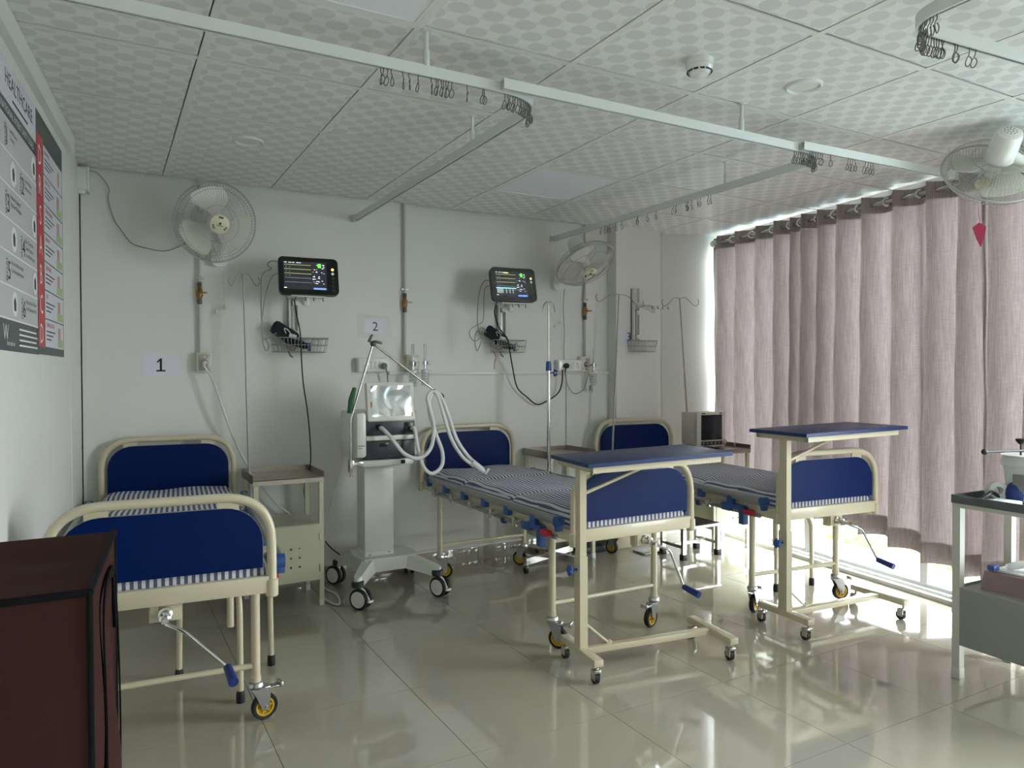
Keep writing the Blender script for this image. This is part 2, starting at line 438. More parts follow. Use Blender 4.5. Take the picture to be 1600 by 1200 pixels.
for x in GX:
    p = clip([(x - TB, YR), (x + TB, YR), (x + TB, 4.640), (x - TB, 4.640)], lambda y: xl(y) - .02, xg, YR, 4.640)
    if len(p) > 2: MB().prism(p, H - .0015, H + .006).build('tee_bar', 'tee_paint', ce, smooth=False)
for y in GY[1:]:
    p = clip([(-1, y - TB), (6, y - TB), (6, y + TB), (-1, y + TB)], lambda q: xl(q) - .02, xg, YR, 4.640)
    if len(p) > 2: MB().prism(p, H - .001, H + .0055).build('tee_bar', 'tee_paint', ce, smooth=False)
# walls
wl = struct(MB().prism([(xl(YR) - .12, YR), (xl(YR), YR), (xl(4.1), 4.1), (xl(YB), YB), (xl(YB), 4.745), (xl(YB) - .12, 4.745)], -.06, H + .2), 'wall_left', 'wall')
wb = struct(MB().prism([(-.103, YB), (4.10, YB), (4.10, YB + .14), (-.103, YB + .14)], -.06, H + .2).prism([(xl(YB) - .12, 4.74), (-.10, 4.74), (-.10, YB + .14), (xl(YB) - .12, YB + .14)], -.06, H + .2), 'wall_back', 'wall')   # open joint left at the corner
wc = struct(MB().prism([(4.02, YB + .02), (4.02, 4.655), (4.52, 4.44), (4.66, 4.44), (4.66, YB + .02)], -.06, H + .2), 'wall_corner', 'wall')
PX0, PX1, PY = 3.477, 3.93, 4.555
pl = struct(MB().prism([(PX0, PY)] + [(PX1 - .035 + .035 * math.sin(a), PY + .035 - .035 * math.cos(a)) for a in [PI / 2 * k / 6 for k in range(7)]] + [(PX1 + .02, YB + .01), (PX0, YB + .01)], -.01, H + .02), 'pillar', 'wall', ang=60)
wre = struct(MB().bb(xl(YR) - .15, xr(YR) + .3, YR - .12, YR, -.06, H + .2), 'wall_rear', 'wall')
wr = struct(MB().prism([(xr(1.36) - .02, 1.36), (xr(1.36) + .25, 1.36), (xr(1.72) + .25, 1.72), (xr(1.72) - .02, 1.72)], -.06, H + .1).prism([(xr(YR) - .02, YR), (xr(YR) + .25, YR), (xr(-1.2) + .25, -1.2), (xr(-1.2) - .02, -1.2)], -.06, H + .1), 'wall_right', 'wall')
struct(MB().bar((xr(YR) + .16, YR, H + .1), (xr(4.66) + .16, 4.66, H + .1), .14, .2), 'added_lintel', 'wall')   # added out of view to keep daylight out of the ceiling void
# cornice board and a board edge on the left wall
d = Vector((LSL, 1, 0)).normalized(); nrm = Vector((d.y, -d.x, 0))
def lw(y, z, off=0): return Vector((xl(y), y, z)) + nrm * off
struct(MB().bar(lw(-1.5, H - .045, .014), lw(4.1, H - .045, .014), .028, .085), 'trim_1', 'white_paint')
struct(MB().bar(lw(4.095, .0, .001), lw(4.095, 1.36, .001), .003, .006, up=(0, 1, 0)), 'trim_2', 'wall')
# skirting of cut floor tile with a painted wire channel on top
bs = struct(MB().bb(-.10, PX0, 4.652, 4.66, 0, .012), 'baseboard_back', 'grout')
for i in range(-1, 6):
    a, c = max(-.10, FX[3] - .6 + .6 * i + J), min(PX0, FX[3] + .6 * i - J)
    if c > a: MB().bb(a, c, 4.648, 4.66, .0, .10, .001).build('skirting_tile', 'floor_tile', bs)
MB().bb(-.10, PX0, 4.640, 4.66, .101, .119, .003).build('channel', 'white_paint', bs)
bs2 = struct(MB().bb(PX0, PX1, PY - .009, PY, 0, .10, .002), 'baseboard_pillar', 'floor_tile')
# window on the right: threshold, tracks, mullions, panes
wn = struct(MB().bar((xr(1.72) + .10, 1.72, .012), (xr(4.46) + .10, 4.46, .012), .2, .03), 'window_1', 'concrete')
def wbar(nm, a, c, off, z, w, h, m='alu_frame', par=wn): return MB().bar((xr(a) + off, a, z), (xr(c) + off, c, z), w, h).build(nm, m, par, smooth=False)
def wpost(nm, y, off, z0, z1, w, dpt, m='alu_frame', par=wn):
    return MB().bar((xr(y) + off, y, z0), (xr(y) + off, y, z1), dpt, w, up=(-RSL, 1, 0)).build(nm, m, par, smooth=False)
for off, z, w, h in ((.05, .035, .02, .016), (.10, .045, .045, .035), (.145, .035, .02, .016)): wbar('track', 1.72, 4.46, off, z, w, h)
wbar('head', 1.72, 4.46, .11, H - .035, .07, .07)
for y in (1.74, 2.62, 3.54, 4.42): wpost('mullion', y, .11, .04, H - .06, .045, .06)
for a, c in ((1.74, 2.62), (2.62, 3.54), (3.54, 4.42)):
    MB().bar((xr(a) + .11, a, H / 2), (xr(c) + .11, c, H / 2), .006, H - .14).build('pane', 'pane', wn, smooth=False)
w2 = struct(MB().bar((xr(-1.2) + .10, -1.2, .012), (xr(1.36) + .10, 1.36, .012), .2, .03), 'window_unseen', 'concrete')  # unseen window with an assumed opening, put in to light the room
wbar('track', -1.2, 1.36, .10, .045, .045, .035, par=w2); wbar('head', -1.2, 1.36, .11, H - .035, .07, .07, par=w2)
for y in (-1.18, -.33, .52, 1.34): wpost('mullion', y, .11, .04, H - .06, .045, .06, par=w2)
for a, c in ((-1.18, -.33), (-.33, .52), (.52, 1.34)):
    MB().bar((xr(a) + .11, a, H / 2), (xr(c) + .11, c, H / 2), .006, H - .14).build('pane', 'pane', w2, smooth=False)
# outside: ledge of the building, blue yard far below, lower walkway rails, shrubs
struct(MB().bar((xr(-3) + .45, -3, -.09), (xr(9) + .45, 9, -.09), .54, .16), 'ledge', 'concrete')
struct(MB().bb(2, 60, -40, 60, -3.2, -3.0), 'ground', 'blue_ground', smooth=False)
def rail(name, X, zt, ys, label, y0, y1):
    t = thing(name, label, 'railing', (X, ys[0], -3.0))
    for y in ys: MB().bb(X - .035, X + .035, y - .035, y + .035, -3.0, zt - .02).lathe([(.05, 0), (.03, .02), (.002, .04)], Matrix.Translation((X, y, zt - .02)), 4).build('post', 'wood_rail', t, world=True)
    for z in (zt - .09, zt - .55, zt - 1.0): MB().bb(X - .02, X + .02, y0, y1, z - .028, z + .028).build('rail', 'wood_rail', t, world=True)
    return t
rail('wooden_railing', 5.45, -.085, [1.6 + .88 * k for k in range(-1, 6)], 'yellowish wooden railing just outside the window ledge', .6, 6.2)
rail('wooden_railing', 7.8, -.55, [1.2 + 1.15 * k for k in range(0, 8)], 'pale wooden railing farther out across the blue yard', 1, 9.4)
def shrub(c, rad, n, label):
    t = thing('shrub', label, 'shrub', (c[0], c[1], -3.0), group='shrubs in the yard')
    st = MB()
    for k in range(5):
        a = k * 1.3; st.tube([(c[0], c[1], -3.0), (c[0] + .3 * rad * math.cos(a), c[1] + .3 * rad * math.sin(a), c[2]), (c[0] + .6 * rad * math.cos(a), c[1] + .6 * rad * math.sin(a), c[2] + .4 * rad)], [.03, .02, .008], 6)
    st.build('stem', 'bark', t, world=True)
    lf = MB()
    for k in range(n):
        v = Vector((random.gauss(0, 1), random.gauss(0, 1), random.gauss(0, .8))).normalized() * rad * random.uniform(.45, 1)
        p = Vector(c) + v; a = Vector((random.gauss(0, 1), random.gauss(0, 1), random.gauss(0, .5))).normalized(); q = a.orthogonal().normalized(); l = random.uniform(.03, .06)
        lf.add([p - a * l, p + q * l * .4, p + a * l, p - q * l * .4], [(0, 1, 2, 3)])
    lf.build('foliage', 'leaf', t, world=True, smooth=False, kind='stuff')
for x, y, z, r_, lb in ((6.5, 3.75, -.72, .42, 'full yellow-green shrub close behind the nearer wooden railing'), (6.9, 5.0, -.72, .42, 'taller yellow-green shrub between the two wooden railings'), (6.2, 2.65, -.72, .34, 'low yellow-green shrub at the foot of the nearer railing'), (9.0, 6.9, -1.2, .55, 'broad green shrub beyond the farther pale railing')):
    shrub((x, y, z), r_, 1500, lb)
shrub((10.2, 10.4, .9), 1.9, 9000, 'tall leafy tree seen past the curtain edge')
# ================================================================== BEDS
def caster(root, pos, ang, big=True):
    """swivel caster: pos = stem point on the floor plan, ang = plan direction in which the wheel trails"""
    R_ = .05; off = .032; z0 = .125
    c, s_ = math.cos(ang), math.sin(ang); T = Matrix.Translation((pos[0], pos[1], 0)) @ Matrix.Rotation(ang, 4, 'Z')
    m = MB().lathe([(.016, z0 + .03), (.026, z0 + .026), (.029, z0 + .012), (.024, z0 + .004), (.02, z0)], n=16)
    for sd in (-1, 1):
        m.prism([(-.024, z0 + .004), (.026, z0 + .004), (.05, z0 - .02), (off + .012, R_ - .01), (off - .012, R_ - .01), (-.004, z0 - .03)], .0165, .0195, Matrix(((1, 0, 0, 0), (0, 0, sd, 0), (0, 1, 0, 0), (0, 0, 0, 1))))
    m.bb(-.024, .05, -.019, .019, z0 - .004, z0 + .004, .002)
    m.bb(.03, .098, -.016, .016, z0 - .01, z0 - .003, .002).bb(.088, .1, -.02, .02, z0 - .012, z0 + .008, .002)
    m.cyl((off, -.024, R_), (off, .024, R_), .006, n=10)
    ca = m.xf(T).build('caster', 'zinc', root)
    A = T @ Matrix.Translation((off, 0, R_)) @ Matrix.Rotation(PI / 2, 4, 'X')
    MB().lathe([(.036, -.0125), (.046, -.0135), (.05, -.008), (.05, .008), (.046, .0135), (.036, .0125)], A, 28, caps=False).lathe([(.036, .0125), (.036, -.0125)], A, 28, caps=False).build('tyre', 'black_rubber', ca)
    h = MB().lathe([(.0375, -.011), (.0375, .011), (.029, .011), (.029, -.011), (.0375, -.011)], A, 28, caps=False).lathe([(.012, -.014), (.012, .014)], A, 14)
    for k in range(6):
        a = k * PI / 3 + .2; h.add([(A @ Vector((math.cos(a) * r_ - math.sin(a) * w, math.sin(a) * r_ + math.cos(a) * w, z))) for r_, w, z in ((.01, -.003, -.008), (.03, -.003, -.008), (.03, .003, -.008), (.01, .003, -.008), (.01, -.003, .008), (.03, -.003, .008), (.03, .003, .008), (.01, .003, .008))], [(0, 1, 2, 3), (4, 7, 6, 5), (0, 4, 5, 1), (1, 5, 6, 2), (2, 6, 7, 3), (3, 7, 4, 0)])
    h.lathe([(.028, -.002), (.028, .002)], A, 20)
    h.build('hub', 'yellow_plastic', ca)
def bed(loc, rz, label, angs, W_=.72, LEN=1.90, crank=(.05, .62), cr_side=1):
    t = thing('hospital_bed', label, 'bed', loc, (0, 0, rz), 'hospital beds')
    hw = W_ / 2 - .017; r = .0165
    for end, y, zt in (('headboard', LEN / 2, .968), ('footboard', -LEN / 2, .905)):
        m = MB().tube(fillet([(-hw, y, .56), (-hw, y, zt), (hw, y, zt), (hw, y, .56)], .17, 10), r, 14)
        fr = m.build(end + '_frame', 'cream_metal', t)
        zb = .652 if y < 0 else .64; zp = zt - .036; pw = 2 * hw - .062
        q = rrect(pw, zp - zb, .125, 8, .004)
        MB().prism(q, -.009, .009, Matrix(((1, 0, 0, 0), (0, 0, -1, y), (0, 1, 0, (zp + zb) / 2), (0, 0, 0, 1)))).build(end + '_panel', 'blue_board', t)
        MB().prism(rrect(pw + .004, zp - zb + .002, .127, 8, .004), -.0055, .0055, Matrix(((1, 0, 0, 0), (0, 0, -1, y), (0, 1, 0, (zp + zb) / 2), (0, 0, 0, 1)))).build('edge_strip', 'grey_alu', t)
        for x in (-.2, .2): MB().bb(x - .035, x + .035, y - .004, y + .004, zp - .01, zt - .01).build('panel_clip', 'cream_metal', t)
        m = MB().bb(-hw + .01, hw - .01, y - .014, y + .014, .56, .62, .004)
        m.build('end_beam', 'cream_metal', t)
        for x in (-hw, hw): MB().lathe([(.018, .545), (.022, .55), (.022, .605), (.018, .608)], Matrix.Translation((x, y, 0)), 16).build('socket', 'cream_metal', t)
    for sx in (-1, 1):
        MB().bb(sx * (hw - .012) - .015, sx * (hw - .012) + .015, -LEN / 2, LEN / 2, .56, .615, .003).build('side_beam', 'cream_metal', t)
    for y in (-.45, 0, .45): MB().bb(-hw + .02, hw - .02, y - .015, y + .015, .575, .6).build('cross_slat', 'cream_metal', t)
    MB().bb(-hw + .035, hw - .035, -LEN / 2 + .03, LEN / 2 - .03, .602, .612).build('deck', 'cream_metal', t)
    k = 0
    for y in (-LEN / 2 + .24, LEN / 2 - .22):
        for sx in (-1, 1):
            x = sx * (hw - .035)
            MB().tube([(x, y, .60), (x, y, .145)], .0165, 14).lathe([(.019, .175), (.019, .145)], Matrix.Translation((x, y, 0)), 14).bb(x - .05, x + .05, y - .012, y + .012, .545, .57, .002).build('leg', 'cream_metal', t)
            caster(t, (x, y), angs[k]); k += 1
        MB().cyl((-(hw - .035), y, .215), (hw - .035, y, .215), .0115, n=12).build('leg_brace', 'cream_metal', t)
    # folded-down side rails
    for sx in (-1, 1):
        X = sx * (hw + .036); xb = sx * (hw + .006)
        rb = MB().bb(X - .014, X + .014, -LEN / 2 + .075, .70, .63, .675, .011).build('rail_bar', 'grey_alu', t)
        for ye, sg in ((-LEN / 2 + .075, -1), (.70, 1)):
            MB().cyl((X - .017, ye + sg * .004, .65), (X + .017, ye + sg * .004, .65), .026, n=16).bb(X - .017, X + .017, ye - .012 + sg * .004, ye + .012 + sg * .004, .605, .655, .004).build('end_cap', 'blue_plastic', rb)
        MB().bb(xb - .007, xb + .007, -LEN / 2 + .13, .72, .552, .572, .002).build('rail_base', 'grey_alu', t)
        for i in range(5):
            yb_ = .66 - i * .265; yt = yb_ - .225
            rp = MB().tube([(xb + sx * .012, yb_, .565), (X, yt, .622)], .009, 10).build('rail_post', 'wire_grey', t)
            MB().bb(xb + sx * .012 - .008, xb + sx * .012 + .008, yb_ - .017, yb_ + .017, .545, .592, .002).build('pivot_plate', 'steel', rp)
            MB().bb(X - .016, X + .016, yt - .022, yt + .022, .598, .648, .004).build('pivot_block', 'blue_plastic', rp)
        y = -LEN / 2 + .28
        la = MB().bb(xb + sx * .02 - .016, xb + sx * .02 + .016, y - .055, y + .055, .575, .602, .004).bb(xb + sx * .02 - .018, xb + sx * .02 + .018, y - .058, y - .018, .50, .60, .004).bb(xb + sx * .02 - .018, xb + sx * .02 + .018, y + .06, y + .135, .555, .60, .01).build('rail_latch', 'blue_plastic', t)
        MB().bb(xb + sx * .024 - .014, xb + sx * .024 + .014, y - .12, y - .045, .562, .59, .003).build('release_button', 'red_plastic', la)
        MB().bb(xb - .012, xb + .012, y + .36, y + .40, .535, .567, .006).build('stop_block', 'blue_dark', t)
    # crank at the foot end
    cx = crank[0]; y = -LEN / 2
    MB().bb(cx - .045, cx - .02, y + .0, y + .012, .505, .565).bb(cx - .05, cx + .05, y + .01, y + .05, .50, .56, .003).cyl((cx, y + .6, .535), (cx, y + .05, .535), .012).build('crank_bracket', 'cream_metal', t)
    z = .53
    e1 = (cx + .0, y - .085, z - .008); e2 = (cx + cr_side * .055, y - .115, z - .03); a = crank[1]
    e3 = (cx + cr_side * (.055 + .18 * math.cos(a)), y - .13, z - .03 - .2 * math.sin(a)); e4 = (e3[0] + cr_side * .012, e3[1] - .09, e3[2] - .018)
    ck = MB().lathe([(.014, -.01), (.022, 0), (.022, .02), (.016, .024), (.016, .05), (.019, .052), (.019, .062), (.012, .066), (.011, .10)], basis((cx, y + .01, z), (1, 0, 0), (0, 0, 1)), 16).tube(fillet([(cx, y - .06, z), e1, e2, e3, (e3[0], e3[1] - .01, e3[2])], .02, 4), .0065, 10).build('crank', 'chrome', t)
    MB().tube([e3, e4], [.014, .016], 14).build('grip', 'blue_dark', ck)
    return t
def mattress(b, label, sag=0, L0=-.935, L1=.915, top=.69, hw=.325):
    nx, ny = 20, 60; v = []; f = []; rnd = random.Random(hash(label) % 1000 if False else len(label))
    ph = rnd.random() * 6
    folds = (-.28, .32)
    for z0 in (0, 1):
        for j in range(ny + 1):
            for i in range(nx + 1):
                u = i / nx * 2 - 1; w = L0 + (L1 - L0) * j / ny
                x = u * hw * (1 + .006 * math.sin(9 * w + ph)); e = min(1, (1 - abs(u)) * 7); e2 = min(1, min(w - L0, L1 - w) / .05)
                if z0: z = top - .03 * (1 - math.sqrt(max(0, e * (2 - e)))) - .025 * (1 - math.sqrt(max(0, e2 * (2 - e2)))) + .004 * math.sin(7 * w + 2 * x * 9 + ph) + .003 * math.sin(23 * w + ph * 2 + 5 * x) - sum(.012 * math.exp(-((w - q) / .018) ** 2) for q in folds)
                else: z = .613
                v.append((x, w, z))
    n = (nx + 1) * (ny + 1)
    for j in range(ny):
        for i in range(nx):
            a = j * (nx + 1) + i; f.append((a, a + nx + 1, a + nx + 2, a + 1)); a += n; f.append((a, a + 1, a + nx + 2, a + nx + 1))
    for j in range(ny):
        for i in (0, nx): a = j * (nx + 1) + i; f.append((a, a + n, a + n + nx + 1, a + nx + 1))
    for i in range(nx):
        for j in (0, ny): a = j * (nx + 1) + i; f.append((a, a + 1, a + n + 1, a + n))
    o = MB().add(v, f).build('mattress', 'ticking', None, ang=50); o.location = b.location; o.rotation_euler = b.rotation_euler
    tag(o, label, 'mattress', 'striped mattresses'); return o
def bedloc(head, foot):
    h, f_ = Vector(head), Vector(foot); c = (h + f_) / 2; dv = h - f_
    return (c.x, c.y, 0), -math.atan2(dv.x, dv.y), dv.length
l, a, n = bedloc((.323, 4.585), (.172, 2.70)); B1 = bed(l, a, 'cream framed hospital bed with blue boards below the number 1 sheet', [.2, .25, 2, 1.4], LEN=n, crank=(.0, .75))
l, a, n = bedloc((2.217, 4.585), (2.205, 2.745)); B2 = bed(l, a, 'cream framed hospital bed with blue boards beside the ventilator', [-.9, 1.9 + PI / 2, -.4, 2.2], W_=.735, LEN=n, crank=(.06, 1.15))
l, a, n = bedloc((3.605, 4.49), (3.40, 2.59)); B3 = bed(l, a, 'cream framed hospital bed with blue boards below the empty wall bracket', [.5, -.2, 2, 1], LEN=n, crank=(.06, 1.0))
mattress(B1, 'striped mattress on the bed below the number 1 sheet')
mattress(B2, 'striped mattress with hose end on it, on the bed beside the ventilator', L0=-.905, L1=.885)
mattress(B3, 'striped mattress on the bed below the empty wall bracket')
# three-legged revolving stools pushed under two beds
def stool(c, feet, label):
    t = thing('revolving_stool', label, 'stool', (c[0], c[1], 0), group='revolving stools under the beds')
    for x, y in feet:
        dx, dy = c[0] - x, c[1] - y
        MB().tube(fillet([(x, y, .03), (x + dx * .03, y + dy * .03, .45), (c[0] - dx * .08, c[1] - dy * .08, .45)], .16, 8), .0125, 12).build('leg', 'cream_metal', t, world=True)
        MB().lathe([(.017, 0), (.0175, .03), (.0155, .045), (.0135, .047)], Matrix.Translation((x, y, 0)), 14).build('rubber_foot', 'black_rubber', t, world=True)
    MB().cyl((c[0], c[1], .24), (c[0], c[1], .49), .015).lathe([(.05, .44), (.05, .46)], Matrix.Translation((c[0], c[1], 0)), 20).build('spindle', 'cream_metal', t, world=True)
    MB().lathe([(.13, .485), (.15, .49), (.155, .51), (.15, .53), (.12, .535)], Matrix.Translation((c[0], c[1], 0)), 32).build('seat', 'steel', t, world=True)
stool((.468, 3.345), ((.472, 3.114), (.274, 3.477), (.657, 3.444)), 'cream three-legged stool pushed under the bed below the number 1 sheet')
stool((3.69, 3.20), ((3.56, 3.08), (3.86, 3.06), (3.70, 3.40)), 'cream three-legged stool pushed under the bed below the empty bracket')
# over-bed tables
def otable(loc, rz, zt, tilt, label, LT=.70, WT=.385, post_y=0):
    t = thing('overbed_table', label, 'table', loc, (0, 0, rz), 'blue overbed tables')
    p = .019
    MB().bb(-p, p, -.0285, .0285, .105, .52).build('lower_post', 'cream_metal', t)
    MB().bb(-p + .003, p - .003, -.024, .024, .50, zt - .05).build('upper_post', 'cream_metal', t)
    BL = .70
    for x in (0, BL):
        MB().bb(x - .022, x + .022, -.17, .17, .082, .112, .002).build('foot_bar', 'cream_metal', t)
        for y in (-.15, .15):
            cs = MB().cyl((x, y, .085), (x, y, .06), .008, n=10).bb(x - .016, x + .016, y - .012, y + .02, .05, .066, .004)
            for sd in (-1, 1): cs.bb(x + sd * .0135 - .0015, x + sd * .0135 + .0015, y - .005, y + .028, .02, .062)
            co = cs.build('caster', 'steel', t)
            MB().cyl((x - .010, y + .016, .0245), (x + .010, y + .016, .0245), .0245, n=20).build('wheel', 'black_rubber', co)
    MB().bb(.02, BL - .02, -.019, .019, .08, .108, .002).build('stretcher', 'cream_metal', t)
    MB().cyl((.012, 0, .22), (.14, 0, .11), .006, n=10).cyl((.13, 0, .10), (.15, 0, .122), .01, n=8).build('base_brace', 'cream_metal', t)
    T = Matrix.Translation((0, 0, zt)) @ Matrix.Rotation(-tilt, 4, 'Y')
    top = MB().bb(-.06, LT - .03, -WT / 2, WT / 2, -.018, 0, .0015).xf(T).build('top', 'blue_top', t)
    MB().bb(-.0605, LT - .0295, -WT / 2 - .0006, WT / 2 + .0006, -.0172, -.0012).xf(T).build('edge_band', 'blue_edge', top)
    fm = MB()
    for y in (-WT / 2 + .03, WT / 2 - .03): fm.bb(-.03, LT - .08, y - .0125, y + .0125, -.045, -.018)
    fm.bb(-.03, -.005, -WT / 2 + .02, WT / 2 - .02, -.045, -.018).bb(LT - .105, LT - .08, -WT / 2 + .02, WT / 2 - .02, -.045, -.018)
    fm.xf(T).build('under_frame', 'cream_metal', t)
    MB().cyl((.012, 0, zt - .16), tuple(T @ Vector((.40, 0, -.04))), .0085, n=10).build('stay', 'cream_metal', t)
    kb = MB().cyl((-.02, 0, .46), (-.06, 0, .46), .006, n=8)
    for k in range(5):
        a = k * 2 * PI / 5; kb.ball((-.055, .018 * math.cos(a), .46 + .018 * math.sin(a)), .009, 8)
    kb.lathe([(.018, -.008), (.018, .008)], facing((-.055, 0, .46), (-1, 0, 0)), 16).build('clamp_knob', 'blue_plastic', t)
    return t
otable((1.848, 2.68, 0), -.14, .955, .03, 'blue-topped overbed table over the foot of the bed beside the ventilator')
otable((3.05, 2.58, 0), -.07, 1.035, .02, 'blue-topped overbed table over the foot of the bed nearest the curtain')
# ================================================================== bedside lockers
def holed_plate(x0, x1, z0, z1, ya, yb, xs, zs, r):       # sheet in the xz plane with real round holes on a grid
    m = MB(); cells = lambda lo, hi, cs: [lo] + [(a + b) / 2 for a, b in zip(cs, cs[1:])] + [hi]
    X, Z = cells(x0, x1, list(xs)), cells(z0, z1, list(zs))
    for i, cx in enumerate(xs):
        for j, cz in enumerate(zs):
            a, b, c, e = X[i], X[i + 1], Z[j], Z[j + 1]
            out = [(b, cz), (b, e), (cx, e), (a, e), (a, cz), (a, c), (cx, c), (b, c)]
            inn = [(cx + r * math.cos(PI / 4 * k), cz + r * math.sin(PI / 4 * k)) for k in range(8)]
            vs = [(x, y, z) for y in (ya, yb) for ring in (out, inn) for x, z in ring]
            fs = []
            for k in range(8):
                q = (k + 1) % 8; fs += [(k, q, 8 + q, 8 + k), (16 + q, 16 + k, 24 + k, 24 + q), (8 + k, 8 + q, 24 + q, 24 + k)]
            m.add(vs, fs)
    return m.bb(x0 - .0005, x0, ya, yb, z0, z1).bb(x1, x1 + .0005, ya, yb, z0, z1).bb(x0, x1, ya, yb, z1, z1 + .0005).bb(x0, x1, ya, yb, z0 - .0005, z0)
def locker(loc, rz, label, Wd=.385, D=.36, zt=.745):
    t = thing('bedside_locker', label, 'bedside locker', loc, (0, 0, rz), 'bedside lockers')
    hw, hd = Wd / 2, D / 2
    for x in (-1, 1):
        for y in (-1, 1):
            MB().bb(x * (hw - .0125) - .0125, x * (hw - .0125) + .0125, y * (hd - .0125) - .0125, y * (hd - .0125) + .0125, .02, zt - .005).build('leg', 'cream_cabinet', t)
            MB().bb(x * (hw - .0125) - .014, x * (hw - .0125) + .014, y * (hd - .0125) - .014, y * (hd - .0125) + .014, 0, .035, .002).build('foot_cap', 'white_plastic', t)
    m = MB().bb(-hw - .005, hw + .005, -hd - .005, hd + .005, zt - .004, zt)
    for x in (-1, 1): m.bb(x * (hw + .004) - .0015, x * (hw + .004) + .0015, -hd - .005, hd + .005, zt - .02, zt + .03)
    m.bb(-hw - .005, hw + .005, hd + .002, hd + .005, zt - .02, zt + .03).bb(-hw - .005, hw + .005, -hd - .005, -hd - .002, zt - .03, zt + .001)
    m.build('tray', 'steel_tray', t)
    x0, x1, y0, y1 = -hw + .024, hw - .024, -hd + .0005, hd - .004
    MB().bb(x0, x0 + .003, y0, y1, .15, .475).bb(x1 - .003, x1, y0, y1, .15, .475).bb(x0, x1, y1 - .003, y1, .15, .475).bb(x0, x1, y0, y1, .15, .153).bb(x0 - .001, x1 + .001, y0 - .003, y1, .472, .476).build('cabinet', 'cream_cabinet', t)
    d_ = holed_plate(-hw + .026, hw - .028, .155, .47, -hd - .003, -hd, [.005 + .048 * k for k in range(2)], (.24, .292, .344), .0062).build('door', 'cream_cabinet', t)
    for z in (.40, .22): MB().cyl((hw - .026, -hd - .004, z - .02), (hw - .026, -hd - .004, z + .02), .004, n=8).build('hinge', 'steel', d_)
    return t
locker((.905, 4.37, 0), 0, 'cream bedside locker with steel tray between the ventilator and a bed', zt=.745)
locker((2.885, 4.46, 0), 0, 'cream bedside locker behind the steel drip stand', zt=.755)
locker((4.13, 4.13, 0), RA, 'cream bedside locker with the beige monitor on it, by the curtain', Wd=.335, D=.32, zt=.755)
# foot step under the third bed
t = thing('foot_step', 'low steel foot step with black top under the bed below the empty bracket', 'step stool', (3.75, 4.03, 0))
for x in (3.585, 3.915):
    for y in (3.92, 4.14):
        MB().bb(x - .014, x + .014, y - .014, y + .014, .03, .225).build('leg', 'steel', t, world=True)
        MB().bb(x - .02, x + .02, y - .02, y + .02, 0, .04, .003).build('rubber_foot', 'black_rubber', t, world=True)
MB().bar((3.585, 3.92, .09), (3.585, 4.14, .09), .02, .02).bar((3.915, 3.92, .09), (3.915, 4.14, .09), .02, .02).bar((3.585, 4.03, .09), (3.915, 4.03, .09), .02, .02).build('stretcher', 'steel', t, world=True)
MB().bb(3.565, 3.935, 3.90, 4.16, .215, .235, .004).build('top_frame', 'steel', t, world=True)
MB().bb(3.578, 3.922, 3.913, 4.147, .235, .239, .001).build('tread', 'black_rubber', t, world=True)
# ================================================================== VENTILATOR on its cart
prep_text(['1', '2', '3', 'D', 'R', 'S', 'A', 'B', 'C', 'DANGER', 'RESPONSE', 'SEND FOR HELP', 'AIRWAY', 'BREATHING', 'CPR', 'DEFIBRILLATION', 'GOAL', '4', '5', '6', 'Identify Patients', 'Correctly', 'Improve Effective', 'Communication', 'Improve the Safety of', 'High-Alert Medications', 'Ensure Correct-Site,', 'Correct-Procedure,', 'Correct-Patient Surgery', 'Reduce the Risk of Health', 'Care-Associated Infections', 'Reduce the Risk of Patient', 'Harm Resulting from Falls', 'INTERNATIONAL', 'PATIENT SAFETY GOALS', 'HEALTHCARE', 'W', 'International'])
WY = (1, 0, 0), (0, 0, 1)                                   # print on the back wall
t = thing('ventilator', 'white ventilator with dark front panels on a wheeled column cart', 'ventilator', (1.47, 4.31, 0))
B = lambda m, nm, ma, par=None, **k: m.build(nm, ma, par or t, world=True, **k)
CA = [((1.245, 4.03), (-.25, -1)), ((1.735, 4.03), (.35, -1)), ((1.76, 4.56), (.5, 1)), ((1.285, 4.56), (-.5, 1))]
CX, CY = 1.46, 4.30
b_ = MB().prism([(-.16, -.14), (.16, -.14), (.19, .0), (.16, .15), (-.16, .15), (-.19, 0)], .155, .235, Matrix.Translation((CX + .03, CY, 0)))
B(b_, 'base', 'vent_white')
